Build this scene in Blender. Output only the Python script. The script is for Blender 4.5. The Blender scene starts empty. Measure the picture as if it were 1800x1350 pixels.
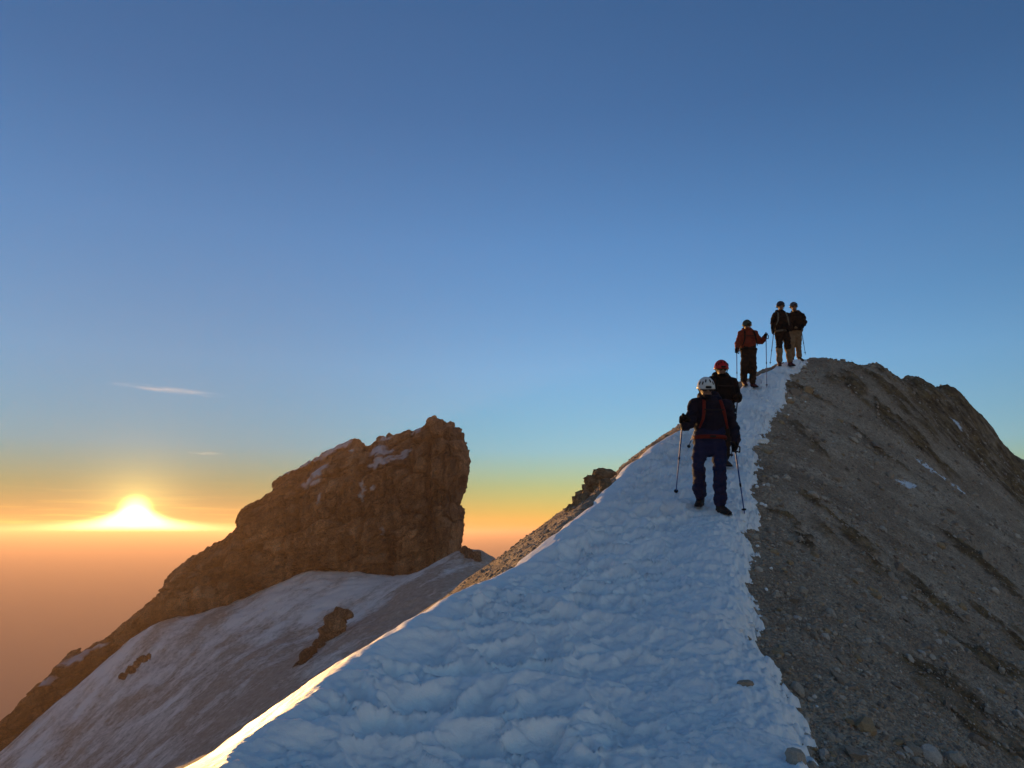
import bpy, math, random
import numpy as np
from mathutils import Vector, Matrix
R = math.radians
S = bpy.context.scene
COL = S.collection

# ------------------------------------------------------------------ camera
F = 1360.0                      # focal length in photo pixels (photo 1800 wide)
V_EYE = 938.0                   # photo row of eye level
PITCH = math.atan((V_EYE - 675.0) / F)
cam = bpy.data.cameras.new('camera')
cam.sensor_width = 36.0
cam.lens = 36.0 * F / 1800.0
cam.clip_start = 0.05
cam.clip_end = 400000.0
cam_ob = bpy.data.objects.new('camera', cam)
COL.objects.link(cam_ob)
cam_ob.location = (0, 0, 0)
cam_ob.rotation_euler = (R(90) + PITCH, 0, 0)
S.camera = cam_ob

# ------------------------------------------------------------------ sky and sun
SUN_AZ = math.atan(((237 - 900) / F) / (math.cos(PITCH) * 1 - math.sin(PITCH) * (675 - 905) / F))
SUN_EL = R(1.45)
SUN_DIR = Vector((math.sin(SUN_AZ) * math.cos(SUN_EL), math.cos(SUN_AZ) * math.cos(SUN_EL), math.sin(SUN_EL)))
world = bpy.data.worlds.new('World')
S.world = world
world.use_nodes = True
wn = world.node_tree.nodes
wl = world.node_tree.links
for n in list(wn):
    wn.remove(n)


def wmath(op, a, b=None, c=None, clamp=False):
    n = wn.new('ShaderNodeMath')
    n.operation = op
    n.use_clamp = clamp
    for i, v in enumerate((a, b, c)):
        if v is None:
            continue
        if isinstance(v, (int, float)):
            n.inputs[i].default_value = v
        else:
            wl.new(v, n.inputs[i])
    return n.outputs[0]


def wvec(op, a, b=None):
    n = wn.new('ShaderNodeVectorMath')
    n.operation = op
    for i, v in enumerate((a, b)):
        if v is None:
            continue
        if isinstance(v, (tuple, Vector)):
            n.inputs[i].default_value = v
        else:
            wl.new(v, n.inputs[i])
    return n


def wscale(col, f):
    n = wn.new('ShaderNodeVectorMath')
    n.operation = 'SCALE'
    if isinstance(col, tuple):
        n.inputs[0].default_value = col
    else:
        wl.new(col, n.inputs[0])
    if isinstance(f, (int, float)):
        n.inputs[3].default_value = f
    else:
        wl.new(f, n.inputs[3])
    return n.outputs[0]


sky = wn.new('ShaderNodeTexSky')
sky.sky_type = 'NISHITA'
sky.sun_disc = False
sky.sun_elevation = SUN_EL
sky.sun_rotation = SUN_AZ
sky.altitude = 3000.0
sky.air_density = 1.15
sky.dust_density = 0.12
sky.ozone_density = 2.6
# bright sky round the low sun and the thin cloud band it shines through
tc = wn.new('ShaderNodeTexCoord')
sep = wn.new('ShaderNodeSeparateXYZ')
wl.new(tc.outputs['Generated'], sep.inputs[0])
el = wmath('MULTIPLY', wmath('ARCSINE', sep.outputs[2]), 57.2958)
az = wmath('SUBTRACT', wmath('MULTIPLY', wmath('ARCTAN2', sep.outputs[0], sep.outputs[1]), 57.2958), math.degrees(SUN_AZ))
absaz = wmath('ABSOLUTE', az)
cv = wn.new('ShaderNodeCombineXYZ')
wl.new(wmath('MULTIPLY', az, 0.16), cv.inputs[0])
wl.new(wmath('MULTIPLY', el, 3.4), cv.inputs[1])
nz = wn.new('ShaderNodeTexNoise')
nz.inputs['Scale'].default_value = 1.0
nz.inputs['Detail'].default_value = 5.0
nz.inputs['Roughness'].default_value = 0.55
wl.new(cv.outputs[0], nz.inputs['Vector'])
streak = wn.new('ShaderNodeMapRange')
streak.interpolation_type = 'SMOOTHSTEP'
streak.inputs[1].default_value, streak.inputs[2].default_value = 0.46, 0.66
wl.new(nz.outputs[0], streak.inputs[0])
hh = wmath('ADD', wmath('MULTIPLY', wmath('EXPONENT', wmath('MULTIPLY', wmath('MULTIPLY', az, az), -1 / 2.6)), 0.6), wmath('MULTIPLY', wmath('EXPONENT', wmath('MULTIPLY', wmath('SQRT', wmath('ADD', wmath('MULTIPLY', az, az), 0.6)), -1 / 3.8)), 1.05))
over = wmath('SUBTRACT', el, hh)
core = wn.new('ShaderNodeMapRange')
core.interpolation_type = 'SMOOTHSTEP'
core.inputs[1].default_value, core.inputs[2].default_value = 0.55, -0.5
wl.new(over, core.inputs[0])
ang = wmath('MULTIPLY', wmath('ARCCOSINE', wvec('DOT_PRODUCT', tc.outputs['Generated'], SUN_DIR).outputs['Value']), 57.2958)
disc = wn.new('ShaderNodeMapRange')
disc.interpolation_type = 'SMOOTHERSTEP'
disc.inputs[1].default_value, disc.inputs[2].default_value = 1.4, 0.1
wl.new(ang, disc.inputs[0])
halo = wmath('ADD', wmath('ADD', wmath('MULTIPLY', disc.outputs[0], 3.0), wmath('MULTIPLY', wmath('EXPONENT', wmath('MULTIPLY', ang, -1 / 1.3)), 0.9)),
             wmath('MULTIPLY', wmath('EXPONENT', wmath('MULTIPLY', ang, -1 / 4.5)), 0.05))
band = wmath('MULTIPLY', wmath('MULTIPLY', wmath('EXPONENT', wmath('MULTIPLY', wmath('MAXIMUM', el, 0.0), -1 / 0.7)), wmath('MINIMUM', wmath('ADD', wmath('MULTIPLY', wmath('MAXIMUM', el, 0.0), 2.2), 0.25), 1.2)),
             wmath('EXPONENT', wmath('MULTIPLY', absaz, -1 / 6.5)))
band = wmath('MULTIPLY', band, wmath('ADD', wmath('MULTIPLY', streak.outputs[0], 1.1), 0.2))
glow = wvec('ADD', wscale((1.0, 0.70, 0.30), wmath('MULTIPLY', wmath('MULTIPLY', core.outputs[0], 3.0), wmath('MULTIPLY', hh, 2.2, clamp=True))), wscale((1.0, 0.66, 0.17), wmath('MULTIPLY', halo, 0.65)))
glow = wvec('ADD', glow.outputs[0], wscale((0.45, 0.72, 1.0), wmath('MULTIPLY', wmath('EXPONENT', wmath('MULTIPLY', ang, -1 / 16.0)), 0.04)))
glow = wvec('ADD', glow.outputs[0], wscale((1.0, 0.55, 0.05), wmath('MULTIPLY', band, 1.5)))
# the low air reddens and dims the sky towards the horizon
tint = wn.new('ShaderNodeValToRGB')
te = tint.color_ramp.elements
for p, c in ((0.0, (0.95, 0.60, 0.15)), (0.11, (0.82, 0.70, 0.38)), (0.20, (0.83, 0.84, 0.80)), (0.40, (1.0, 1.04, 1.06)), (0.70, (0.90, 1.04, 1.14))):
    e = te.new(p) if p not in (0.0,) else te[0]
    e.position, e.color = p, (*c, 1)
te[-1].position, te[-1].color = 1.0, (0.76, 0.90, 1.03, 1)
wl.new(wmath('DIVIDE', el, 30.0, clamp=True), tint.inputs[0])
veil = wmath('SUBTRACT', 0.65, wmath('MULTIPLY', wmath('EXPONENT', wmath('MULTIPLY', wmath('MULTIPLY', az, az), -1 / 900.0)), 1.40))
veil = wmath('ADD', 1.0, wmath('MULTIPLY', veil, wmath('EXPONENT', wmath('MULTIPLY', wmath('MAXIMUM', el, 0.0), -1 / 16.0))))
belt = wn.new('ShaderNodeMapRange')          # rosy belt in the unseen sky opposite the sunrise, added to warm the shade
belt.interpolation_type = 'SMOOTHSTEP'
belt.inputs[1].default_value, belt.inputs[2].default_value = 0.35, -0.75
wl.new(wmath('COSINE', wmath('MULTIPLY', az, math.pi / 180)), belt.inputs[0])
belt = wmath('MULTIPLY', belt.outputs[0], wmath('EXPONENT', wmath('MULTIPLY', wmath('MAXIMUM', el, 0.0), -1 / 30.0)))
skyc0 = wscale(wvec('MULTIPLY', sky.outputs[0], tint.outputs[0]).outputs[0], veil)
wm = wmath('DIVIDE', wmath('SUBTRACT', el, 6.5), 4.5)      # greenish yellow air over the sun
wm = wmath('MULTIPLY', wmath('EXPONENT', wmath('MULTIPLY', wmath('MULTIPLY', wm, wm), -1.0)), wmath('EXPONENT', wmath('MULTIPLY', wmath('MULTIPLY', az, az), -1 / 900.0)))
skyc0 = wvec('MULTIPLY', skyc0, wvec('ADD', wscale((-0.22, 0.06, 0.14), wm), (1.0, 1.0, 1.0)).outputs[0]).outputs[0]
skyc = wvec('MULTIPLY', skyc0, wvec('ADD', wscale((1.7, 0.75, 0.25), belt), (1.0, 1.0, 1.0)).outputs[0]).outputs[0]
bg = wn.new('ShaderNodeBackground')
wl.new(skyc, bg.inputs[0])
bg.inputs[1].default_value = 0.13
bg2 = wn.new('ShaderNodeBackground')
wl.new(glow.outputs[0], bg2.inputs[0])
bg2.inputs[1].default_value = 1.0
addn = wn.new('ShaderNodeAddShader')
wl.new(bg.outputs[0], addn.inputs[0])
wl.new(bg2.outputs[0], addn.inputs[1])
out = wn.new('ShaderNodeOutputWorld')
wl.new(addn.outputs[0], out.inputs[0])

sun = bpy.data.lights.new('sun', 'SUN')
sun.energy = 3.5
sun.angle = R(0.5)
sun.color = (1.0, 0.54, 0.17)
sun_ob = bpy.data.objects.new('sun', sun)
COL.objects.link(sun_ob)
sun_ob.rotation_euler = (-SUN_DIR).to_track_quat('-Z', 'Y').to_euler()
sun_ob.location = (-40, 60, 40)
S.view_settings.view_transform = 'Standard'
S.view_settings.look = 'None'
S.view_settings.gamma = 1.0
S.view_settings.exposure = 1.25
S.cycles.volume_bounces = 2
S.cycles.use_denoising = True


# ------------------------------------------------------------------ helpers
def px(u, v, t):
    """photo pixel and depth along the view axis -> point in the place"""
    a, b = (u - 900.0) / F, (675.0 - v) / F
    c, s = math.cos(PITCH), math.sin(PITCH)
    return np.array((a * t, (c - s * b) * t, (s + c * b) * t))


def smooth(a, b, x):
    k = np.clip((x - a) / (b - a), 0, 1)
    return k * k * (3 - 2 * k)


_rs = np.random.RandomState(7)
_perm = np.concatenate([_rs.permutation(256)] * 3)
_g3 = _rs.normal(size=(256, 3))
_g3 /= np.linalg.norm(_g3, axis=1)[:, None]


def noise3(x, y, z):
    x, y, z = np.broadcast_arrays(np.asarray(x, float), np.asarray(y, float), np.asarray(z, float))
    xi, yi, zi = np.floor(x).astype(np.int64), np.floor(y).astype(np.int64), np.floor(z).astype(np.int64)
    xf, yf, zf = x - xi, y - yi, z - zi
    fu, fv, fw = (q * q * q * (q * (q * 6 - 15) + 10) for q in (xf, yf, zf))
    xi &= 255
    yi &= 255
    zi &= 255
    r = 0.0
    for dx in (0, 1):
        wx = fu if dx else 1 - fu
        for dy in (0, 1):
            wy = fv if dy else 1 - fv
            for dz in (0, 1):
                wz = fw if dz else 1 - fw
                h = _perm[_perm[_perm[xi + dx] + yi + dy] + zi + dz]
                g = _g3[h]
                r = r + wx * wy * wz * (g[..., 0] * (xf - dx) + g[..., 1] * (yf - dy) + g[..., 2] * (zf - dz))
    return r * 1.5


def fbm(x, y, z, octaves=4, gain=0.5, ridged=False):
    r, a, f = 0.0, 1.0, 1.0
    for o in range(octaves):
        n = noise3(x * f + 13.7 * o, y * f + 7.1 * o, z * f + 3.3 * o)
        r = r + a * ((1 - 2 * np.abs(n)) if ridged else n)
        a *= gain
        f *= 2.03
    return r


def worley(x, y, seed=0):
    """F1, F2 of a jittered 2D cell pattern"""
    xi, yi = np.floor(x).astype(np.int64), np.floor(y).astype(np.int64)
    f1 = np.full(x.shape, 9.0)
    f2 = np.full(x.shape, 9.0)
    for dx in (-1, 0, 1):
        for dy in (-1, 0, 1):
            cx, cy = xi + dx, yi + dy
            h = _perm[_perm[(cx + seed * 17) & 255] + (cy & 255)]
            px_ = cx + 0.5 + 0.8 * (_perm[h] / 255.0 - 0.5)
            py_ = cy + 0.5 + 0.8 * (_perm[h + 91] / 255.0 - 0.5)
            d = np.hypot(x - px_, y - py_)
            n1 = np.minimum(f1, d)
            f2 = np.minimum(np.maximum(f1, d), f2)
            f1 = n1
    return f1, f2


class RBF:
    def __init__(self, pts, c=1.0, lam=1e-3):
        P = np.array(pts, float)
        self.P, self.c = P, c
        n = len(P)
        K = np.sqrt(((P[:, None, :2] - P[None, :, :2]) ** 2).sum(-1) + c * c) * -1
        A = np.zeros((n + 3, n + 3))
        A[:n, :n] = K + lam * np.eye(n) * -1
        A[:n, n] = 1
        A[:n, n + 1:] = P[:, :2]
        A[n, :n] = 1
        A[n + 1:, :n] = P[:, :2].T
        b = np.concatenate([P[:, 2], np.zeros(3)])
        self.w = np.linalg.solve(A, b)

    def __call__(self, x, y):
        x, y = np.broadcast_arrays(np.asarray(x, float), np.asarray(y, float))
        n = len(self.P)
        r = self.w[n] + self.w[n + 1] * x + self.w[n + 2] * y
        for i in range(n):
            r = r - self.w[i] * np.sqrt((x - self.P[i, 0]) ** 2 + (y - self.P[i, 1]) ** 2 + self.c ** 2)
        return r


def curve(pts):
    """x and z of a line in the place as smooth functions of y"""
    P = np.array(sorted(pts, key=lambda p: p[1]))
    yy = np.linspace(P[0, 1], P[-1, 1], 400)
    k = np.ones(31) / 31
    res = []
    for a in (0, 2):
        q = np.interp(yy, P[:, 1], P[:, a])
        q = np.convolve(np.pad(q, 15, mode='reflect', reflect_type='odd'), k, 'valid')
        s0, s1 = (q[1] - q[0]) / (yy[1] - yy[0]), (q[-1] - q[-2]) / (yy[1] - yy[0])
        res.append(lambda y, q=q, s0=s0, s1=s1: np.interp(y, yy, q) + np.minimum(np.asarray(y) - yy[0], 0) * s0
                   + np.maximum(np.asarray(y) - yy[-1], 0) * s1)
    return res


def softmin(a, b, k):
    h = np.clip(0.5 + 0.5 * (b - a) / k, 0, 1)
    return b * (1 - h) + a * h - k * h * (1 - h)


# ------------------------------------------------------------------ shape of the near ridge
CREST = [px(*p) for p in ((330, 1350, 3.2), (520, 1222, 4.3), (700, 1100, 5.8), (790, 1046, 6.9), (850, 1032, 7.6), (938, 976, 8.8),
                          (1002, 924, 9.9), (1044, 889, 11), (1082, 852, 12.1), (1117, 806, 13.2), (1190, 762, 14.8), (1290, 692, 18.2), (1352, 655, 20.2), (1392, 634, 22))]
CREST += [np.array((-1.75, 0, -1.75)), np.array((-2.2, -4, -2.4)), np.array((10.5, 25.5, 4.6))]
EDGE = [px(*p) for p in ((1445, 1350, 3.45), (1395, 1290, 3.9), (1335, 1200, 4.6), (1312, 1100, 5.6), (1298, 950, 8.5), (1330, 850, 11.2),
                         (1312, 790, 13.2), (1355, 730, 15.8), (1378, 680, 18.7), (1392, 652, 20.6), (1412, 634, 22.2))]
EDGE += [np.array((1.2, 0, -1.75)), np.array((1.2, -4, -2.4)), np.array((10.9, 25.5, 4.5))]
crest_x, crest_z = curve(CREST)
edge_x, edge_z = curve(EDGE)
_mid = [(0, 0, -1.6), (-0.3, -4, -2.2), px(900, 1350, 3.3), px(980, 1110, 5.5), px(1160, 960, 8.3), px(1250, 900, 10), px(1262, 820, 12.2)]
_right = [px(*p) for p in ((1800, 1350, 5.5), (1600, 1200, 6.1), (1550, 1000, 9.9), (1800, 1100, 11.2), (1500, 850, 14.3), (1800, 950, 16.8),
                           (1600, 780, 19.2), (1700, 870, 18.6), (1450, 720, 18.2), (1680, 780, 23), (1780, 862, 24), (1748, 796, 27.5), (1800, 835, 28.5), (1722, 752, 28.2), (1700, 715, 28.6))]
_sil = [px(*p) for p in ((1450, 629, 23), (1530, 640, 25), (1610, 665, 27), (1690, 697, 29.5), (1716, 724, 30), (1745, 776, 30.6), (1800, 812, 32), (1900, 890, 34))]
_back = [p + np.array((1.0, 4.5, -3.0)) for p in _sil] + [p + np.array((2.0, 11, -9.0)) for p in _sil]
_more = [(3, 0, -2.9), (6, 0, -4.7), (6, -4, -5.2), (12, 0, -8.4), (12, 8, -6.2), (20, 10, -10.5), (24, 22, -5.5), (40, 20, -18), (40, 0, -24), (34, 40, -6), (50, 45, -20),
         (10.2, 31, 1.5), (8, 38, -4)]
rbf_right = RBF([tuple(p) for p in CREST[:14] + EDGE[:11] + _mid + _right + _sil + _back + _more] + [(-1.75, 0, -1.8), (-2.2, -4, -2.5), (1.2, 0, -1.8), (1.2, -4, -2.5)], 0.8, 2e-3)


def rbf_left(x, y):
    """sunlit left flank: an even scree sheet that rolls over behind the hill top"""
    z = -0.40 + 0.707 * x + 0.004 * y - 0.035 * np.maximum(y - 18.5, 0) ** 2
    z = z - 0.10 * np.maximum(-x - 2.0, 0) + 0.10 * fbm(x * 0.5, y * 0.35, 4.0, 3)
    return z



# ochre outcrop bands that break the scree: photo places, half length and half width in metres, tilt
BANDS = [(1445, 893, 1.0, 0.28), (1500, 940, 0.9, 0.25), (1575, 1010, 1.3, 0.3), (1405, 935, 0.5, 0.2), (1640, 1060, 1.2, 0.3), (1700, 1130, 1.0, 0.3), (1690, 1230, 0.7, 0.25),
         (1740, 1290, 0.8, 0.3), (1580, 700, 2.2, 0.7), (1650, 745, 2.6, 0.9), (1715, 790, 2.2, 0.9), (1550, 730, 1.2, 0.5), (1500, 690, 1.0, 0.5), (1420, 690, 0.7, 0.35),
         (1560, 800, 0.9, 0.35), (1780, 840, 2.2, 1.0), (1490, 668, 0.8, 0.4), (1420, 770, 0.6, 0.3), (1620, 690, 2.4, 1.0), (1690, 760, 2.6, 1.2), (1740, 830, 2.4, 1.2), (1640, 690, 2.4, 1.4), (1690, 712, 2.6, 1.6), (1725, 760, 2.6, 1.6), (1780, 815, 2.8, 1.6), (1660, 720, 2.4, 1.2), (1600, 760, 1.2, 0.6), (1740, 1000, 1.2, 0.3), (1790, 1130, 0.8, 0.25)]


def ray_ground(u, v, zfun, t0=2.5, t1=60.0):
    t = np.geomspace(t0, t1, 1500)
    d = px(u, v, 1.0)
    h = d[2] * t - zfun(d[0] * t, d[1] * t)
    i = np.argmax(h < 0)
    return t[i] if h[i] < 0 else None


def ridge_plain(x, y):
    return softmin(rbf_right(x, y) - 0.05, rbf_left(x, y), 0.12)


BAND_POS = []
for _u, _v, _l, _w in BANDS:
    _t = ray_ground(_u, _v, ridge_plain)
    if _t:
        BAND_POS.append((px(_u, _v, _t), _l, _w))
DOWN = np.array((0.80, -0.60))          # fall line of the right hand slope


def band_mask(x, y):
    wx = x + 0.6 * fbm(x * 1.1, y * 1.1, 1.0, 5, 0.6)
    wy = y + 0.6 * fbm(x * 1.1, y * 1.1, 9.0, 5, 0.6)
    m = np.zeros(np.shape(x))
    for p, l, w in BAND_POS:
        a = (wx - p[0]) * DOWN[0] + (wy - p[1]) * DOWN[1]
        b = (wx - p[0]) * -DOWN[1] + (wy - p[1]) * DOWN[0]
        m = np.maximum(m, np.exp(-(a / (0.65 * l)) ** 2 - (b / (1.35 * w)) ** 2))
    return smooth(0.25, 0.75, m)


def ridge_z(x, y, fine=True):
    """scree and rock surface of the ridge"""
    z = ridge_plain(x, y)
    far = np.clip(y / 10.0, 0.4, 2.0)
    a = x * DOWN[0] + y * DOWN[1]
    b = x * -DOWN[1] + y * DOWN[0]
    z = z + 0.04 * far * fbm(a * 0.6, b * 0.6, 2.0, 3)
    inside = np.minimum(edge_x(y) - x, x - crest_x(y) + 0.3)
    z = z - 0.5 * smooth(0.2, 0.55, inside) * smooth(22.0, 20.5, y)
    if fine:
        z = z + 0.035 * fbm(x * 2.5, y * 2.5, 5.0, 4, 0.6)
        m = band_mask(x, y)
        z = z + m * far * 0.030 * (fbm(a * 2.4, b * 2.8, 4.0, 5, 0.68, True) - 0.6)
        c = smooth(24, 28, y) * smooth(9, 13, x)
        z = z + c * 0.07 * (fbm(x * 0.8, y * 0.8, 8.0, 5, 0.65, True) - 0.9)
        z = z + m * smooth(19, 23, y) * 0.045 * (fbm(x * 0.9, y * 0.9, z * 0.9, 5, 0.68, True) - 0.8)
    return z


def snow_edge_noise(x, y):
    return 0.10 + 0.11 * fbm(x * 1.6, y * 1.1, 3.0, 6, 0.7) + 0.075 * fbm(x * 7, y * 7, 4.0, 4, 0.65)


def snow_z(x, y):
    """trodden snow on the crest"""
    base = rbf_right(x, y) + 0.08
    cx, cz, ex = crest_x(y), crest_z(y), edge_x(y)
    # sun cups and old steps: parabolic bowls with sharp rims between them
    wx = x + 0.16 * fbm(x * 2.0, y * 2.0, 0.3, 4, 0.55)
    wy = y + 0.16 * fbm(x * 2.0, y * 2.0, 5.3, 4, 0.55)
    f1, f2 = worley(wx * 2.5, wy * 2.1, 1)
    g1, g2 = worley(wx * 6.2 + 3.3, wy * 5.2 + 8.1, 2)
    k1, k2 = worley(wx * 15.0 + 1.3, wy * 13.0 + 4.1, 3)
    side = (x - cx) / np.maximum(ex - cx, 0.3)
    big = smooth(0.95, 0.35, side + 0.25 * noise3(x * 0.8, y * 0.8, 1.4)) * (0.5 + 0.7 * smooth(-0.3, 0.4, noise3(x * 0.6, y * 0.6, 4.4))) + 0.25
    sml = 0.12 + 1.0 * smooth(-0.35, 0.5, noise3(x * 0.9, y * 0.9, 8.4))
    q1 = np.minimum(f1, 0.75)
    rel = big * (0.065 * np.exp(-(f2 - f1) / 0.12) + 0.165 * (q1 ** 2 - 0.25))
    rel = rel + sml * (0.030 * np.exp(-(g2 - g1) / 0.14) + 0.070 * (np.minimum(g1, 0.75) ** 2 - 0.25))
    rel = rel + 0.009 * np.exp(-(k2 - k1) / 0.2) + 0.018 * (np.minimum(k1, 0.8) ** 2 - 0.2)
    rel = np.where(rel > 0, 0.10 * np.tanh(rel / 0.10), rel)
    rel = rel + 0.05 * fbm(x * 0.9, y * 0.9, 6.6, 3) + 0.012 * fbm(x * 4.5, y * 4.5, 12.2, 5, 0.62) + 0.004 * fbm(x * 26, y * 26, 2.2, 3, 0.65)
    near_crest = smooth(0.45, 0.05, x - cx)
    top = base + rel * (1 - 0.8 * near_crest) - 0.13 * smooth(0.10, 0.7, x - cx) * smooth(0.1, 0.9, ex - x) * smooth(11.5, 9.0, y)
    lip = cz - 0.02 + 0.05 * fbm(x * 1.5, y * 1.5, 7.7, 3) - 0.95 * (cx + 0.12 * noise3(0.3, y * 1.1, 1.0) + 0.05 * noise3(0.3, y * 4.1, 2.0) - x) \
        + 0.02 * fbm(x * 8, y * 3, 2.7, 3)
    fac = cz + 0.06 - 0.58 * (cx + 0.11 + 0.08 * noise3(0.7, y * 1.7, 5.0) - x) + 0.014 * fbm(x * 6, y * 2.0, 9.7, 4, 0.55) + 0.04 * smooth(8.5, 10.5, y) + 0.6 * smooth(15.0, 17.0, y)
    lip = lip + 0.10 * smooth(10.5, 8.5, y) + 0.07
    z = softmin(softmin(top, fac, 0.035), lip, 0.06)
    s = (ex - x) + snow_edge_noise(x, y)
    z = z - 0.38 * smooth(0.20, -0.30, s) - 0.05 * smooth(0.5, 0.0, s)
    # runs out over the left flank
    run = np.interp(y, [6.5, 9.0], [1.1, 0.10])
    z = z - 0.5 * smooth(0.0, -0.5, x - cx + run + 0.3 * noise3(x * 2, y * 2, 3.0))
    z = z - 0.5 * smooth(21.6, 23.0, y)
    return z


def top_z(x, y):
    return np.maximum(ridge_z(x, y), snow_z(x, y))


def mesh_np(name, V, Q, mats=(), midx=None, smooth_=True):
    """mesh from a vertex array and a quad or triangle array"""
    V = np.asarray(V, np.float32)
    Q = np.asarray(Q, np.int32)
    me = bpy.data.meshes.new(name)
    n, k = Q.shape
    me.vertices.add(len(V))
    me.vertices.foreach_set('co', V.ravel())
    me.loops.add(n * k)
    me.loops.foreach_set('vertex_index', Q.ravel())
    me.polygons.add(n)
    me.polygons.foreach_set('loop_start', np.arange(0, n * k, k, dtype=np.int32))
    for m in mats:
        me.materials.append(m)
    if midx is not None:
        me.polygons.foreach_set('material_index', np.asarray(midx, np.int32))
    me.polygons.foreach_set('use_smooth', np.full(n, smooth_, dtype=bool))
    me.update(calc_edges=True)
    me.validate()
    return me


def attr(me, name, val):
    a = me.attributes.new(name, 'FLOAT', 'POINT')
    a.data.foreach_set('value', np.asarray(val, np.float32))


def link(name, me, parent=None, loc=None, label=None, cat=None, group=None, kind=None):
    o = bpy.data.objects.new(name, me)
    COL.objects.link(o)
    if parent is not None:
        o.parent = parent
    if loc is not None:
        o.location = loc
    for k, v in (('label', label), ('category', cat), ('group', group), ('kind', kind)):
        if v:
            o[k] = v
    return o


def grid_quads(nr, nc):
    i = np.arange(nr * nc).reshape(nr, nc)
    return np.stack([i[:-1, :-1], i[:-1, 1:], i[1:, 1:], i[1:, :-1]], -1).reshape(-1, 4)


def compact(V, Q, extra):
    used = np.zeros(len(V), bool)
    used[Q.ravel()] = True
    new = np.cumsum(used) - 1
    return V[used], new[Q], [e[used] for e in extra]


# ------------------------------------------------------------------ material kit
class Mat:
    def __init__(self, name, rough=0.8, spec=0.3):
        self.m = bpy.data.materials.new(name)
        self.m.use_nodes = True
        self.n, self.l = self.m.node_tree.nodes, self.m.node_tree.links
        self.b = self.n['Principled BSDF']
        self.b.inputs['Roughness'].default_value = rough
        self.b.inputs['Specular IOR Level'].default_value = spec
        self.tc = None

    def co(self, scale=(1, 1, 1), rot=(0, 0, 0), kind='Object'):
        if self.tc is None:
            self.tc = self.n.new('ShaderNodeTexCoord')
        mp = self.n.new('ShaderNodeMapping')
        mp.inputs['Scale'].default_value = scale
        mp.inputs['Rotation'].default_value = rot
        self.l.new(self.tc.outputs[kind], mp.inputs[0])
        return mp.outputs[0]

    def noise(self, scale=5.0, detail=6.0, rough=0.6, co=None):
        t = self.n.new('ShaderNodeTexNoise')
        t.inputs['Scale'].default_value = scale
        t.inputs['Detail'].default_value = detail
        t.inputs['Roughness'].default_value = rough
        self.l.new(co if co is not None else self.co(), t.inputs['Vector'])
        return t.outputs[0]

    def voro(self, scale=5.0, co=None, out='Distance', feature='F1'):
        t = self.n.new('ShaderNodeTexVoronoi')
        t.feature = feature
        t.inputs['Scale'].default_value = scale
        self.l.new(co if co is not None else self.co(), t.inputs['Vector'])
        return t.outputs[out]

    def attr(self, name):
        t = self.n.new('ShaderNodeAttribute')
        t.attribute_name = name
        return t.outputs['Fac']

    def ramp(self, fac, stops):
        r = self.n.new('ShaderNodeValToRGB')
        e = r.color_ramp.elements
        while len(e) < len(stops):
            e.new(0.5)
        for k, (p, c) in zip(e, stops):
            k.position = p
            k.color = (*c, 1) if len(c) == 3 else c
        self.l.new(fac, r.inputs[0])
        return r.outputs[0]

    def grey(self, fac, a, b, lo=0.0, hi=1.0):
        r = self.n.new('ShaderNodeMapRange')
        r.inputs[1].default_value, r.inputs[2].default_value = a, b
        r.inputs[3].default_value, r.inputs[4].default_value = lo, hi
        self.l.new(fac, r.inputs[0])
        return r.outputs[0]

    def math(self, op, a, b):
        n = self.n.new('ShaderNodeMath')
        n.operation = op
        for i, v in enumerate((a, b)):
            if isinstance(v, (int, float)):
                n.inputs[i].default_value = v
            else:
                self.l.new(v, n.inputs[i])
        return n.outputs[0]

    def mix(self, fac, a, b, blend='MIX'):
        n = self.n.new('ShaderNodeMix')
        n.data_type = 'RGBA'
        n.blend_type = blend
        for s, v in ((0, fac), (6, a), (7, b)):
            if isinstance(v, (int, float)):
                n.inputs[s].default_value = v
            elif isinstance(v, tuple):
                n.inputs[s].default_value = (*v, 1)
            else:
                self.l.new(v, n.inputs[s])
        return n.outputs[2]

    def col(self, c):
        if isinstance(c, tuple):
            self.b.inputs['Base Color'].default_value = (*c, 1)
        else:
            self.l.new(c, self.b.inputs['Base Color'])
        return self

    def bump(self, h, strength=0.5, dist=0.02):
        n = self.n.new('ShaderNodeBump')
        n.inputs['Strength'].default_value = strength
        n.inputs['Distance'].default_value = dist
        self.l.new(h, n.inputs['Height'])
        self.l.new(n.outputs[0], self.b.inputs['Normal'])
        return self


# snow
snow_m = Mat('snow', 0.55, 0.35)
_d = snow_m.grey(snow_m.noise(1.1, 5, 0.6), 0.48, 0.72)
_f = snow_m.grey(snow_m.noise(14, 4, 0.6), 0.3, 0.75)
_c = snow_m.mix(_f, (0.88, 0.85, 0.82), (0.95, 0.91, 0.87))
_c = snow_m.mix(snow_m.math('MULTIPLY', _d, snow_m.math('MULTIPLY', snow_m.attr('dust'), 0.55)), _c, (0.62, 0.53, 0.47))
snow_m.col(_c)
snow_m.b.inputs['Subsurface Weight'].default_value = 0.15
snow_m.b.inputs['Subsurface Radius'].default_value = (0.6, 0.8, 1.0)
snow_m.b.inputs['Subsurface Scale'].default_value = 0.05
snow_m.bump(snow_m.math('ADD', snow_m.noise(38, 6, 0.65), snow_m.math('MULTIPLY', snow_m.noise(140, 3, 0.6), 0.3)), 0.45, 0.018)

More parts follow.
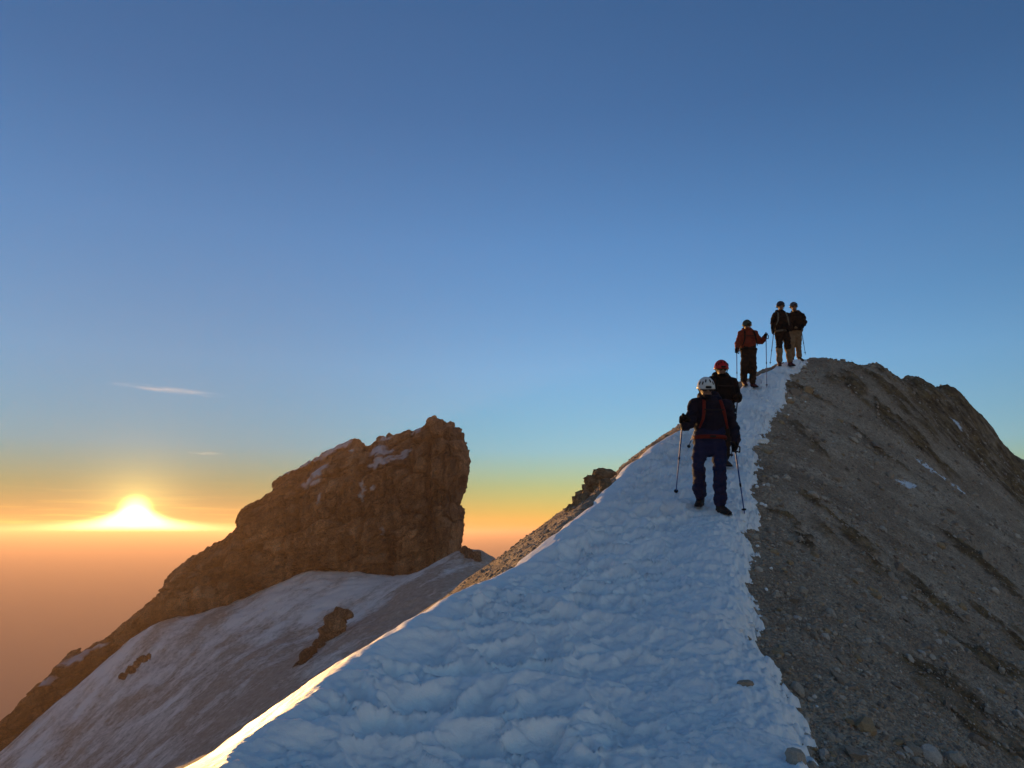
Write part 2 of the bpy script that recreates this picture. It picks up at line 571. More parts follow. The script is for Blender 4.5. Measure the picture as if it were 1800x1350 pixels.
# scree
scree_m = Mat('scree', 0.9, 0.2)
_n1 = scree_m.noise(0.7, 6, 0.62)
_v = scree_m.voro(34, out='Color')
_v2 = scree_m.voro(13, out='Color')
_base = scree_m.ramp(_n1, [(0.30, (0.25, 0.18, 0.125)), (0.5, (0.41, 0.31, 0.225)), (0.7, (0.57, 0.45, 0.345))])
_cell = scree_m.ramp(_v, [(0.0, (0.55, 0.50, 0.46)), (0.45, (0.95, 0.93, 0.9)), (1.0, (1.35, 1.28, 1.2))])
_cell2 = scree_m.ramp(_v2, [(0.0, (0.72, 0.68, 0.64)), (1.0, (1.2, 1.16, 1.1))])
_c = scree_m.mix(0.8, _base, _cell, 'MULTIPLY')
_c = scree_m.mix(0.7, _c, _cell2, 'MULTIPLY')
_och = scree_m.ramp(scree_m.noise(3.0, 8, 0.7), [(0.32, (0.050, 0.030, 0.017)), (0.48, (0.14, 0.080, 0.035)), (0.62, (0.27, 0.165, 0.070)), (0.76, (0.40, 0.30, 0.18))])
_c = scree_m.mix(scree_m.attr('ochre'), _c, _och)
_c = scree_m.mix(scree_m.attr('snow'), _c, (0.8, 0.83, 0.88))
scree_m.col(_c)
scree_m.bump(scree_m.math('ADD', scree_m.math('MULTIPLY', scree_m.voro(30), -1.0), scree_m.math('MULTIPLY', scree_m.noise(60, 5, 0.7), 0.7)), 0.9, 0.035)

# far snow slope
field_m = Mat('snow_and_scree', 0.85, 0.25)
_fn = field_m.noise(1.3, 8, 0.7)
_s = field_m.math('ADD', field_m.attr('snow'), field_m.math('MULTIPLY', field_m.math('SUBTRACT', _fn, 0.5), 1.0))
_rockc = field_m.ramp(_fn, [(0.3, (0.34, 0.23, 0.165)), (0.6, (0.52, 0.385, 0.295)), (0.75, (0.68, 0.53, 0.43))])
field_m.col(field_m.mix(field_m.grey(_s, 0.3, 0.85), _rockc, (0.92, 0.77, 0.68)))
field_m.bump(field_m.noise(3.5, 8, 0.75), 0.7, 0.35)

# brown cliff rock
cliff_m = Mat('cliff_rock', 0.92, 0.15)
_n1 = cliff_m.noise(0.13, 9, 0.66)
_n2 = cliff_m.noise(1.0, 8, 0.72, cliff_m.co((0.5, 0.5, 0.16), (0, R(0), 0)))
_c = cliff_m.ramp(_n1, [(0.3, (0.14, 0.080, 0.046)), (0.5, (0.27, 0.160, 0.092)), (0.68, (0.42, 0.27, 0.17))])
_c = cliff_m.mix(0.75, _c, cliff_m.ramp(_n2, [(0.28, (0.35, 0.32, 0.3)), (0.5, (0.95, 0.93, 0.9)), (0.72, (1.5, 1.4, 1.3))]), 'MULTIPLY')
_n3 = cliff_m.noise(4.2, 8, 0.78)
_c = cliff_m.mix(0.85, _c, cliff_m.ramp(_n3, [(0.36, (0.22, 0.19, 0.17)), (0.48, (0.9, 0.87, 0.85)), (0.62, (1.7, 1.62, 1.5))]), 'MULTIPLY')
_c = cliff_m.mix(1.0, _c, cliff_m.ramp(cliff_m.attr('tone'), [(0.05, (0.28, 0.26, 0.25)), (0.5, (1.0, 0.98, 0.95)), (0.95, (2.0, 1.85, 1.65))]), 'MULTIPLY')
_c = cliff_m.mix(cliff_m.attr('snow'), _c, (0.75, 0.74, 0.76))
cliff_m.col(_c)
cliff_m.bump(cliff_m.math('ADD', cliff_m.noise(1.6, 10, 0.75), cliff_m.math('MULTIPLY', _n2, 0.8)), 1.0, 1.3)

# loose stones
STONE = []
for i, c in enumerate(((0.40, 0.305, 0.225), (0.52, 0.415, 0.32), (0.30, 0.22, 0.16), (0.42, 0.28, 0.155), (0.60, 0.51, 0.43))):
    m = Mat('stone_' + 'abcde'[i], 0.88, 0.2)
    m.col(m.mix(m.grey(m.noise(9, 6, 0.7), 0.3, 0.7), tuple(q * 0.62 for q in c), tuple(q * 1.15 for q in c)))
    m.bump(m.noise(30, 6, 0.7), 0.6, 0.02)
    STONE.append(m.m)
low_m = Mat('lowland', 0.95, 0.1)
low_m.col(low_m.ramp(low_m.noise(0.0002, 8, 0.6), [(0.3, (0.10, 0.085, 0.06)), (0.7, (0.19, 0.16, 0.12))]))

# ------------------------------------------------------------------ lowland, mountain side
_ang = np.linspace(0, 2 * math.pi, 97)[:-1]
_rad = np.array((0, 2500, 6000, 15000, 40000, 90000, 150000.0))
V = np.stack([np.outer(_rad, np.cos(_ang)), np.outer(_rad, np.sin(_ang)), np.full((7, 96), -2500.0)], -1).reshape(-1, 3)
_i = np.arange(7 * 96).reshape(7, 96)
Q = np.stack([_i[:-1], np.roll(_i, -1, 1)[:-1], np.roll(_i, -1, 1)[1:], _i[1:]], -1).reshape(-1, 4)
link('lowland', mesh_np('lowland', V, Q[96:], [low_m.m]), kind='structure', label='hazy lowland far below the ridge')
_rad = np.geomspace(110, 4600, 30)
_rr, _aa = np.meshgrid(_rad, _ang, indexing='ij')
_x, _y = _rr * np.cos(_aa), 60 + _rr * np.sin(_aa)
_z = -75 - 0.58 * (_rr - 110) + _rr * 0.10 * fbm(_x / 260, _y / 260, 3.0, 5)
_i = np.arange(30 * 96).reshape(30, 96)
Q = np.stack([_i[:-1], np.roll(_i, -1, 1)[:-1], np.roll(_i, -1, 1)[1:], _i[1:]], -1).reshape(-1, 4)
_me = mesh_np('mountain_side', np.stack([_x, _y, _z], -1).reshape(-1, 3), Q, [field_m.m])
attr(_me, 'snow', np.zeros(30 * 96))
link('mountain_side', _me, kind='structure', label='lower mountain side falling to the lowland')

# ------------------------------------------------------------------ scree slope of the near ridge
_y = [-4.0]
while _y[-1] < 46:
    _y.append(_y[-1] + max(0.016, 0.0046 * abs(_y[-1])) * (3.0 if _y[-1] > 33 else 1.0) * (3.0 if _y[-1] < 2.5 else 1.0))
_y = np.array(_y)
_left = -np.concatenate([np.arange(0.03, 2.2, 0.03), np.geomspace(2.25, 45, 60)])[::-1]
_right = np.concatenate([np.arange(0, 5.2, 0.018), np.geomspace(5.23, 26, 70)])
cx, ex = crest_x(_y), edge_x(_y)
sc = np.clip(_y / 10.0, 0.45, 2.6)
_mid = np.linspace(0, 1, 16)[1:-1]
X = np.concatenate([cx[:, None] + _left[None] * np.clip(sc, 0.6, 1.2)[:, None], cx[:, None] + (ex - 0.4 * sc - cx)[:, None] * _mid[None],
                    (ex - 0.4 * sc)[:, None] + _right[None] * sc[:, None]], 1)
Y = np.repeat(_y[:, None], X.shape[1], 1)
Z = ridge_z(X, Y)
V = np.stack([X, Y, Z], -1).reshape(-1, 3)
me = mesh_np('scree_slope', V, grid_quads(*X.shape), [scree_m.m])
attr(me, 'ochre', np.clip(band_mask(X, Y) * (0.95 + 0.9 * fbm(X * 2.0, Y * 2.0, 31.0, 4, 0.65)), 0, 1).ravel())
# thin leftover snow streaks
_sn = np.zeros(X.shape)
for (ua, va, ub, vb, w) in ((1618, 815, 1688, 860, 0.12), (1582, 848, 1602, 852, 0.10), (1676, 745, 1684, 752, 0.12)):
    ta, tb = ray_ground(ua, va, ridge_plain), ray_ground(ub, vb, ridge_plain)
    if ta and tb:
        A, B = px(ua, va, ta)[:2], px(ub, vb, tb)[:2]
        d = B - A
        k = np.clip(((X - A[0]) * d[0] + (Y - A[1]) * d[1]) / (d @ d), 0, 1)
        dist = np.hypot(X - A[0] - k * d[0], Y - A[1] - k * d[1]) + 0.12 * fbm(X * 3, Y * 3, 1.0, 4)
        _sn = np.maximum(_sn, smooth(w, w * 0.6, dist))
attr(me, 'snow', _sn.ravel())
scree = link('scree_slope', me, kind='structure', label='grey brown scree slope falling away right of the snow path')

# ------------------------------------------------------------------ snow path
_y = [-3.0]
while _y[-1] < 23.5:
    _y.append(_y[-1] + max(0.013, 0.0034 * abs(_y[-1])) * (3.0 if _y[-1] < 2.5 else 1.0))
_y = np.array(_y)
_q = np.linspace(0, 1, 380)
cx, ex = crest_x(_y), edge_x(_y)
X = (cx - 2.0)[:, None] + (ex + 0.6 - cx + 2.0)[:, None] * (_q ** 0.75)[None]
Y = np.repeat(_y[:, None], X.shape[1], 1)
Z = snow_z(X, Y)
G = ridge_z(X, Y)
keep = (Z > G - 0.05)
Q = grid_quads(*X.shape)
Q = Q[keep.ravel()[Q].any(1)]
Z = np.maximum(Z, G - 0.2)
dust = smooth(9.0, 14.0, Y) * 0.9 + 0.35 * smooth(0.5, 0.0, ex[:, None] - X)
V, Q, (dust,) = compact(np.stack([X, Y, Z], -1).reshape(-1, 3), Q, [dust.ravel()])
me = mesh_np('snow_path', V, Q, [snow_m.m])
attr(me, 'dust', dust)
snow = link('snow_path', me, kind='structure', label='trodden snow path along the ridge crest')

# ------------------------------------------------------------------ far snow slope below the tower
_fp = [px(*p) for p in ((700, 1014, 138), (610, 1006, 142), (530, 1003, 146), (420, 1060, 140), (320, 1100, 136), (240, 1124, 136), (178, 1182, 132), (120, 1222, 131), (80, 1254, 130), (0, 1322, 128), (-120, 1420, 124),
                        (815, 966, 134), (760, 990, 132), (850, 993, 124), (800, 1030, 108), (600, 1100, 112), (400, 1200, 106), (330, 1345, 80), (200, 1340, 100), (100, 1345, 112),
                        (590, 1180, 85), (500, 1230, 82), (700, 1120, 90))]
_fp += [np.array(p, float) for p in ((-14, 20, -13), (-14, 45, -11), (-40, 40, -25), (-80, 60, -47), (5, 150, -14), (18, 135, -16), (20, 110, -16), (12, 80, -13), (10, 50, -12),
                                     (-40, 190, -22), (-100, 190, -60), (-140, 120, -70), (-60, 20, -38), (-40, 5, -30), (-16, 5, -15))]
rbf_far = RBF([tuple(p) for p in _fp], 6.0, 2e-2)


def far_z(x, y):
    return rbf_far(x, y) + 0.9 * fbm(x * 0.05 + y * 0.02, y * 0.05, 1.0, 4) + 0.28 * fbm(x * 0.3, y * 0.5, 2.0, 5, 0.6)


_x = np.linspace(-150, 22, 420)
_y = np.concatenate([np.linspace(4, 60, 90), np.linspace(60.4, 190, 330)])
X, Y = np.meshgrid(_x, _y)
Z = far_z(X, Y)
me = mesh_np('snow_slope', np.stack([X, Y, Z], -1).reshape(-1, 3), grid_quads(*X.shape), [field_m.m])
# share of snow: white under the cliff and to the lower left, bare scree on the shoulder
_sp = [(600, 1030, 142, 10, 1.0), (540, 1050, 138, 9, .95), (650, 1015, 138, 6, 1.0), (450, 1090, 132, 9, .6), (300, 1170, 122, 12, .45), (180, 1270, 118, 14, .5), (60, 1330, 118, 14, .65), (480, 1180, 105, 8, .45), (250, 1320, 100, 10, .5),
       (350, 1260, 100, 9, .4), (640, 1060, 118, 5, .6), (560, 1190, 88, 6, .6), (810, 1000, 120, 3, .55), (400, 1120, 126, 7, .5), (700, 1025, 132, 4, .8), (560, 1120, 108, 6, .2), (740, 1060, 100, 8, .05), (430, 1280, 84, 8, .25)]
num, den = 0.12 * 0.02, 0.02
for u, v, t, r, val in _sp:
    p = px(u, v, t)
    w = np.exp(-((X - p[0]) ** 2 + ((Y - p[1]) * 0.6) ** 2) / (r * r))
    num = num + w * val
    den = den + w
_a = -0.5 * X - 0.87 * Y
_b = 0.87 * X - 0.5 * Y
_b = _b + 1.2 * fbm(X * 0.06, Y * 0.06, 4.0, 3)
stk = 0.42 * fbm(_a * 0.05, _b * 0.16, 3.0, 5, 0.6) + 0.16 * fbm(_a * 0.12, _b * 0.7, 7.0, 4, 0.6) + 0.25 * fbm(X * 0.25, Y * 0.25, 5.0, 5, 0.65)
attr(me, 'snow', (num / den + stk).ravel())
link('snow_slope', me, kind='structure', label='shaded snow and scree slope below the rock tower')

# ------------------------------------------------------------------ rock tower
OUT = [(811, 967), (815, 930), (817, 900), (811, 889), (819, 855), (826, 825), (828, 811), (823, 789), (817, 769), (808, 755), (800, 750), (797, 743), (786, 742), (780, 744), (772, 736), (760, 731), (751, 735), (748, 750), (733, 754), (725, 757), (714, 757), (703, 761), (692, 765), (682, 763), (678, 768), (675, 763), (664, 767), (661, 775), (647, 781), (636, 779), (630, 771), (614, 774), (592, 783), (556, 806), (522, 822), (494, 835), (482, 844), (480, 855), (483, 858), (476, 867), (450, 878), (432, 889), (429, 900), (425, 914), (414, 933), (401, 940), (367, 963), (342, 975), (322, 991), (301, 1016), (295, 1036), (277, 1048), (244, 1081), (212, 1101), (179, 1126), (155, 1138), (122, 1150), (102, 1175), (61, 1211), (33, 1244), (0, 1277), (-60, 1335), (-150, 1420),
       (-150, 1500), (-60, 1410), (0, 1362), (81, 1290), (155, 1232), (200, 1185), (244, 1160), (318, 1140), (367, 1115), (416, 1090), (500, 1065), (560, 1060), (660, 1066), (740, 1062), (800, 1040), (816, 1010)]
SPINE = [(-140, 1450), (30, 1290), (130, 1195), (260, 1112), (370, 1050), (470, 985), (580, 930), (700, 905), (765, 890)]
HALF = [5, 6, 7, 8, 9, 11, 13, 14, 11]


def tower_t(u):
    return np.interp(u, [-150, 0, 430, 830], [134, 138, 154, 152])


def resample(P, n):
    P = np.array(P + [P[0]], float)
    s = np.concatenate([[0], np.cumsum(np.hypot(*np.diff(P, axis=0).T))])
    q = np.linspace(0, s[-1], n, endpoint=False)
    return np.stack([np.interp(q, s, P[:, 0]), np.interp(q, s, P[:, 1])], -1)


NS, NT = 960, 90
O = resample(OUT, NS)
_s = np.linspace(0, 1, 400)
_k = np.linspace(0, 1, len(SPINE))
SPN = np.stack([np.interp(_s, _k, [p[0] for p in SPINE]), np.interp(_s, _k, [p[1] for p in SPINE])], -1)
idx = np.argmin(((O[:, None] - SPN[None]) ** 2).sum(-1), 1).astype(float)
_kk = np.hanning(61)
_kk /= _kk.sum()
idx = np.convolve(np.concatenate([idx[-30:], idx, idx[:30]]), _kk, 'valid')
SP = np.stack([np.interp(idx, np.arange(400), SPN[:, 0]), np.interp(idx, np.arange(400), SPN[:, 1])], -1)
HT = np.interp(idx / 399.0, _k, HALF)
tt = np.linspace(0, 1, NT) ** 1.15
U = O[:, None, 0] * (1 - tt) + SP[:, None, 0] * tt
W = O[:, None, 1] * (1 - tt) + SP[:, None, 1] * tt
TH = HT[:, None] * (1 - (1 - np.clip(tt, 0, 1)) ** 3.2)[None]
a_, b_ = (U - 900) / F, (675 - W) / F
T0 = tower_t(U)
c_, s_ = math.cos(PITCH), math.sin(PITCH)
PX, PY, PZ = a_ * T0, (c_ - s_ * b_) * T0, (s_ + c_ * b_) * T0


def cell_id(x, y, seed):
    """random value per jittered cell, and distance to the cell border"""
    xi, yi = np.floor(x).astype(np.int64), np.floor(y).astype(np.int64)
    f1 = np.full(x.shape, 9.0)
    f2 = np.full(x.shape, 9.0)
    val = np.zeros(x.shape)
    for dx in (-1, 0, 1):
        for dy in (-1, 0, 1):
            qx, qy = xi + dx, yi + dy
            h = _perm[_perm[(qx + seed * 17) & 255] + (qy & 255)]
            d = np.maximum(np.abs(x - qx - 0.5 - 0.7 * (_perm[h] / 255.0 - 0.5)), np.abs(y - qy - 0.5 - 0.7 * (_perm[h + 91] / 255.0 - 0.5)))
            f2 = np.minimum(np.maximum(f1, d), f2)
            val = np.where(d < f1, _perm[h + 37] / 255.0 - 0.5, val)
            f1 = np.minimum(f1, d)
    return val, f2 - f1


def tower_relief(x, y, z):
    r = 2.2 * fbm(x * 0.09, y * 0.09, z * 0.07, 3, 0.5)
    wx = x + 1.0 * fbm(x * 0.22, 2.0, z * 0.16, 3)
    wz = z - 0.40 * x + 1.0 * fbm(x * 0.22, 7.0, z * 0.22, 3)
    for sx, sz, amp, crack, sd in ((0.10, 0.13, 2.8, 1.3, 1), (0.26, 0.30, 1.5, 1.1, 2), (0.70, 0.85, 0.6, 0.45, 3)):
        v, e = cell_id(wx * sx, wz * sz, sd)
        r = r + amp * v - crack * smooth(0.075, 0.0, e)
    led = (wz + 0.8 * fbm(x * 0.12, y * 0.12, z * 0.1, 3)) / 3.1
    led = led - np.floor(led)
    r = r + 0.8 * smooth(0.0, 0.85, led) * smooth(1.0, 0.9, led) * smooth(-0.25, 0.3, noise3(x * 0.07, y * 0.07, z * 0.07 + 5.0))
    r = r + 0.30 * (fbm(x * 0.9, y * 0.9, z * 0.6, 4, 0.6, True) - 0.7)
    return r


front = []
for sgn in (-1, 1):
    yy = PY + sgn * TH
    rel = tower_relief(PX, yy, PZ) * smooth(0.0, 0.12, tt)[None]
    uu = U + 3 * fbm(PX * 0.5, 2.0, PZ * 0.4, 3)
    if sgn < 0:
        rel = rel - 2.6 * np.exp(-((uu - 764 - (W - 850) * 0.03) / 4.0) ** 2) * smooth(770, 800, W) * smooth(990, 900, W)
        rel = rel + 1.3 * smooth(764, 775, uu) * smooth(0.0, 0.2, tt)[None]
    front.append(yy + sgn * rel)
jit = (1 - smooth(0.0, 0.25, tt))[None]
DX = 0.26 * jit * fbm(PX * 1.6, 1.0, PZ * 1.6, 4, 0.65)
DZ = 0.34 * jit * fbm(PX * 1.6, 6.0, PZ * 1.6, 4, 0.65)
_cb = cell_id((PX + 0.6 * fbm(PX * 0.4, 1.0, PZ * 0.4, 2)) * 0.55, (PZ - 0.3 * PX) * 0.6, 9)[0]
_cc = cell_id(PX * 1.3, (PZ - 0.3 * PX) * 1.4, 10)[0]
DX = DX + jit * (0.5 * _cb + 0.25 * _cc)
DZ = DZ + jit * (0.8 * _cb + 0.4 * _cc)
VF = np.stack([PX + DX, front[0], PZ + DZ], -1).reshape(-1, 3)
VB = np.stack([PX + DX, front[1], PZ + DZ], -1)[:, 1:].reshape(-1, 3)
i = np.arange(NS * NT).reshape(NS, NT)
ib = NS * NT + np.arange(NS * (NT - 1)).reshape(NS, NT - 1)
ib = np.concatenate([i[:, :1], ib], 1)
QF = np.stack([i[:, :-1], np.roll(i, -1, 0)[:, :-1], np.roll(i, -1, 0)[:, 1:], i[:, 1:]], -1).reshape(-1, 4)
QB = np.stack([ib[:, :-1], ib[:, 1:], np.roll(ib, -1, 0)[:, 1:], np.roll(ib, -1, 0)[:, :-1]], -1).reshape(-1, 4)
V = np.concatenate([VF, VB])
me = mesh_np('rock_tower', V, np.concatenate([QF, QB]), [cliff_m.m], smooth_=False)
PATCH = [(672, 796, 9, 7), (684, 800, 9, 6), (678, 818, 6, 12), (692, 815, 12, 5), (712, 810, 10, 4), (722, 802, 6, 4), (670, 828, 6, 3), (627, 802, 5, 3), (735, 763, 8, 3), (680, 772, 7, 3), (590, 792, 16, 4), (570, 805, 15, 4), (548, 816, 9, 3), (608, 782, 9, 3),
         (580, 835, 13, 5), (570, 852, 14, 8), (585, 845, 5, 9), (663, 872, 1.6, 15), (590, 880, 1.6, 8), (675, 863, 4, 3), (690, 932, 1.5, 6), (530, 819, 16, 3.5), (600, 785, 16, 4.5), (506, 829, 10, 2.5), (160, 1150, 22, 6), (120, 1185, 14, 5), (205, 1128, 14, 4)]
sn = np.zeros(U.shape)
nu = U + 6 * fbm(PX * 0.35, 3.0, PZ * 0.35, 4, 0.6)
nv = W + 6 * fbm(PX * 0.35, 8.0, PZ * 0.35, 4, 0.6)
for (pu, pv, ru, rv) in PATCH:
    sn = np.maximum(sn, smooth(1.25, 0.8, np.hypot((nu - pu) / ru, ((nv - pv) + 0.35 * (nu - pu) * (ru > 8)) / rv) / 1.2))
attr(me, 'snow', np.concatenate([sn.ravel() * 0.95, np.zeros(len(VB))]))
wx_ = V[:, 0] + 1.0 * fbm(V[:, 0] * 0.22, 2.0, V[:, 2] * 0.16, 3)
wz_ = V[:, 2] - 0.40 * V[:, 0] + 1.0 * fbm(V[:, 0] * 0.22, 7.0, V[:, 2] * 0.22, 3)
tone = 0.5 + 0.30 * cell_id(wx_ * 0.10, wz_ * 0.13, 1)[0] + 0.35 * cell_id(wx_ * 0.26, wz_ * 0.30, 2)[0] + 0.35 * cell_id(wx_ * 0.70, wz_ * 0.85, 3)[0]
tone += 0.34 * fbm(V[:, 0] * 0.05, V[:, 1] * 0.06, wz_ * 0.6, 5, 0.65) * smooth(8, -20, V[:, 0] + 30) + 0.30 * fbm(wx_ * 0.9, V[:, 1] * 0.1, V[:, 2] * 0.10, 5, 0.62)
attr(me, 'tone', np.clip(tone, 0, 1))
tower = link('rock_tower', me, label='massive brown rock tower with sheer right edge, its ridge falling left', cat='rock tower')


# ------------------------------------------------------------------ loose stones
def stone_mesh(rng, cuts=7, sub=1, flat=0.62, name='stone', mat=None):
    """angular stone: a subdivided lump cut by planes"""
    g = (1 + 5 ** 0.5) / 2
    v = np.array([(-1, g, 0), (1, g, 0), (-1, -g, 0), (1, -g, 0), (0, -1, g), (0, 1, g), (0, -1, -g), (0, 1, -g), (g, 0, -1), (g, 0, 1), (-g, 0, -1), (-g, 0, 1)], float)
    f = [(0, 11, 5), (0, 5, 1), (0, 1, 7), (0, 7, 10), (0, 10, 11), (1, 5, 9), (5, 11, 4), (11, 10, 2), (10, 7, 6), (7, 1, 8), (3, 9, 4), (3, 4, 2), (3, 2, 6), (3, 6, 8), (3, 8, 9), (4, 9, 5), (2, 4, 11), (6, 2, 10), (8, 6, 7), (9, 8, 1)]
    v /= np.linalg.norm(v, axis=1)[:, None]
    v = [tuple(p) for p in v]
    for _ in range(sub):
        cache, nf = {}, []

        def midp(a, b):
            k = (min(a, b), max(a, b))
            if k not in cache:
                m = np.array(v[a]) + np.array(v[b])
                v.append(tuple(m / np.linalg.norm(m)))
                cache[k] = len(v) - 1
            return cache[k]
        for a, b, c in f:
            ab, bc, ca = midp(a, b), midp(b, c), midp(c, a)
            nf += [(a, ab, ca), (b, bc, ab), (c, ca, bc), (ab, bc, ca)]
        f = nf
    v = np.array(v)
    for _ in range(cuts):
        n = rng.normal(size=3)
        n /= np.linalg.norm(n)
        d = rng.uniform(0.5, 0.85)
        k = v @ n
        v = v - np.outer(np.maximum(k - d, 0), n)
    v = v * np.array((rng.uniform(0.8, 1.2), rng.uniform(0.65, 1.0), flat * rng.uniform(0.75, 1.2)))
    v = v + 0.04 * rng.normal(size=v.shape)
    if name is None:
        return v, np.array(f)
    return mesh_np(name, v, f, [mat] if mat else [], smooth_=False)


rng = np.random.RandomState(11)
STONE_ME = [stone_mesh(rng, 7, 1, 0.62, 'stone', STONE[k % 5]) for k in range(15)]


def rot_to(n, spin):
    z = Vector(n).normalized()
    q = z.to_track_quat('Z', 'Y').to_matrix() @ Matrix.Rotation(spin, 3, 'Z')
    return np.array(q)


def slope_normal(fun, x, y, e=0.06):
    return np.stack([-(fun(x + e, y) - fun(x - e, y)) / (2 * e), -(fun(x, y + e) - fun(x, y - e)) / (2 * e), np.ones(np.shape(x))], -1)


# sample spots on the scree, denser near the path and close by
N = 105000
yy = np.exp(rng.uniform(np.log(3.2), np.log(30), N))
sc = np.clip(yy / 10.0, 0.4, 2.6)
xx = edge_x(yy) - 0.35 + sc * 5.6 * rng.uniform(0, 1, N) ** 1.15
zz = ridge_z(xx, yy)
sz = snow_z(xx, yy)
ok = (zz > sz - 0.015) & (xx / yy < 0.80)
bm_ = band_mask(xx, yy)
ok &= rng.uniform(0, 1, N) > 0.5 * bm_
cl = smooth(-0.25, 0.45, fbm(xx * 0.7, yy * 0.7, 21.0, 3))
ok &= rng.uniform(0, 1, N) < 0.45 + 0.55 * cl
xx, yy, zz = xx[ok], yy[ok], zz[ok]
size = 0.0055 * rng.pareto(2.2, len(xx)) + 0.0058
size = np.minimum(size * (0.68 + 0.5 * np.clip(yy / 8, 0.4, 3)), (0.026 + 0.032 * rng.uniform(size=len(xx))) * np.clip(yy / 7, 0.75, 2.0))
# hand placed larger stones of the photo
BIG = [(1388, 992, .10), (1420, 1013, .09), (1502, 1024, .10), (1370, 1038, .06), (1372, 1075, .07), (1413, 1118, .06), (1367, 1150, .10), (1402, 1216, .11), (1520, 1280, .14), (1395, 1337, .10), (1650, 1130, .08), (1618, 1235, .08), (1635, 1330, .13), (1680, 1340, .14), (1605, 1322, .10),
       (1555, 1140, .12), (1600, 1160, .10), (1590, 1053, .08), (1693, 997, .10), (1690, 1025, .09), (1575, 980, .08), (1740, 1036, .08), (1310, 1205, .07), (1395, 693, .32), (1420, 690, .34), (1388, 708, .2), (1500, 775, .22), (1540, 785, .25), (1412, 700, .22), (1370, 880, .06), (1333, 905, .05), (1470, 1190, .07), (1450, 1120, .08), (1535, 1090, .07), (1760, 1180, .12), (1720, 1310, .14), (1790, 1260, .12), (1505, 1330, .1)]
bx, by, bz, bs = [], [], [], []
for u, v, r in BIG:
    t = ray_ground(u, v, top_z)
    if t:
        p = px(u, v, t)
        r *= 0.62
        bx.append(p[0]); by.append(p[1]); bz.append(p[2]); bs.append(r)
xx, yy, zz, size = np.concatenate([bx, xx]), np.concatenate([by, yy]), np.concatenate([bz, zz]), np.concatenate([bs, size])
order = np.argsort(-(size / yy) - 10.0 * (np.arange(len(size)) < len(bs)))
xx, yy, zz, size = xx[order], yy[order], zz[order], size[order]
NRM = slope_normal(lambda a, b: ridge_z(a, b, False), xx, yy)
NRM += 0.35 * rng.normal(size=NRM.shape)
NB = 300
for k in range(NB):
    o = link('stone', STONE_ME[rng.randint(15)], parent=scree)
    o.location = (xx[k], yy[k], zz[k] + size[k] * 0.12)
    o.rotation_euler = Matrix(rot_to(NRM[k], rng.uniform(0, 6.28)).tolist()).to_euler()
    o.scale = [size[k] * rng.uniform(0.85, 1.15) for _ in range(3)]
# the rest as gravel
lo = [stone_mesh(rng, 5, 0, 0.65, None) for _ in range(12)]
GV, GF, GM = [], [], []
off = 0
sel = np.concatenate([np.arange(NB, NB + 9000), NB + 9000 + rng.permutation(len(xx) - NB - 9000)[:44000]])
kind = rng.randint(12, size=len(sel))
spin = rng.uniform(0, 6.28, len(sel))
nrm = NRM[sel] / np.linalg.norm(NRM[sel], axis=1)[:, None]
tx = np.stack([np.cos(spin), np.sin(spin), np.zeros(len(sel))], -1)
tx -= nrm * (tx * nrm).sum(1)[:, None]
tx /= np.linalg.norm(tx, axis=1)[:, None]
ty = np.cross(nrm, tx)
for k in range(12):
    m = kind == k
    v, f = lo[k]
    s = size[sel][m][:, None, None]
    P = (v[None, :, 0, None] * tx[m][:, None] + v[None, :, 1, None] * ty[m][:, None] + v[None, :, 2, None] * nrm[m][:, None]) * s
    P += np.stack([xx[sel][m], yy[sel][m], zz[sel][m] + size[sel][m] * 0.15], -1)[:, None]
    n = m.sum()
    GV.append(P.reshape(-1, 3))
    GF.append((f[None] + (off + np.arange(n) * len(v))[:, None, None]).reshape(-1, 3))
    GM.append(np.repeat(rng.choice(5, n, p=(.46, .18, .28, .06, .02)), len(f)))
    off += n * len(v)
me = mesh_np('gravel', np.concatenate(GV), np.concatenate(GF), STONE, np.concatenate(GM), smooth_=False)
link('gravel', me, parent=scree, kind='stuff')

# stones broken out of the sunlit flank left of the snow
N = 16000
yy = rng.uniform(8, 22, N)
xx = crest_x(yy) - 6.0 * rng.uniform(0, 1, N) ** 1.4
zz = ridge_z(xx, yy)
ok = zz > snow_z(xx, yy) - 0.02
xx, yy, zz = xx[ok], yy[ok], zz[ok]
size = np.minimum(0.007 * rng.pareto(2.3, len(xx)) + 0.007, 0.05)
v, f = lo[3]
nrm = slope_normal(lambda a, b: ridge_z(a, b, False), xx, yy)
nrm /= np.linalg.norm(nrm, axis=1)[:, None]
q = rng.normal(size=(len(xx), 3))
tx = np.cross(nrm, q)
tx /= np.linalg.norm(tx, axis=1)[:, None]
ty = np.cross(nrm, tx)
P = (v[None, :, 0, None] * tx[:, None] + v[None, :, 1, None] * ty[:, None] + v[None, :, 2, None] * nrm[:, None]) * size[:, None, None] + np.stack([xx, yy, zz + size * 0.2], -1)[:, None]
F_ = (f[None] + (np.arange(len(xx)) * len(v))[:, None, None]).reshape(-1, 3)
me = mesh_np('flank_gravel', P.reshape(-1, 3), F_, STONE, np.repeat(rng.choice(5, len(xx), p=(.46, .18, .28, .06, .02)), len(f)), smooth_=False)
link('gravel', me, parent=scree, kind='stuff')

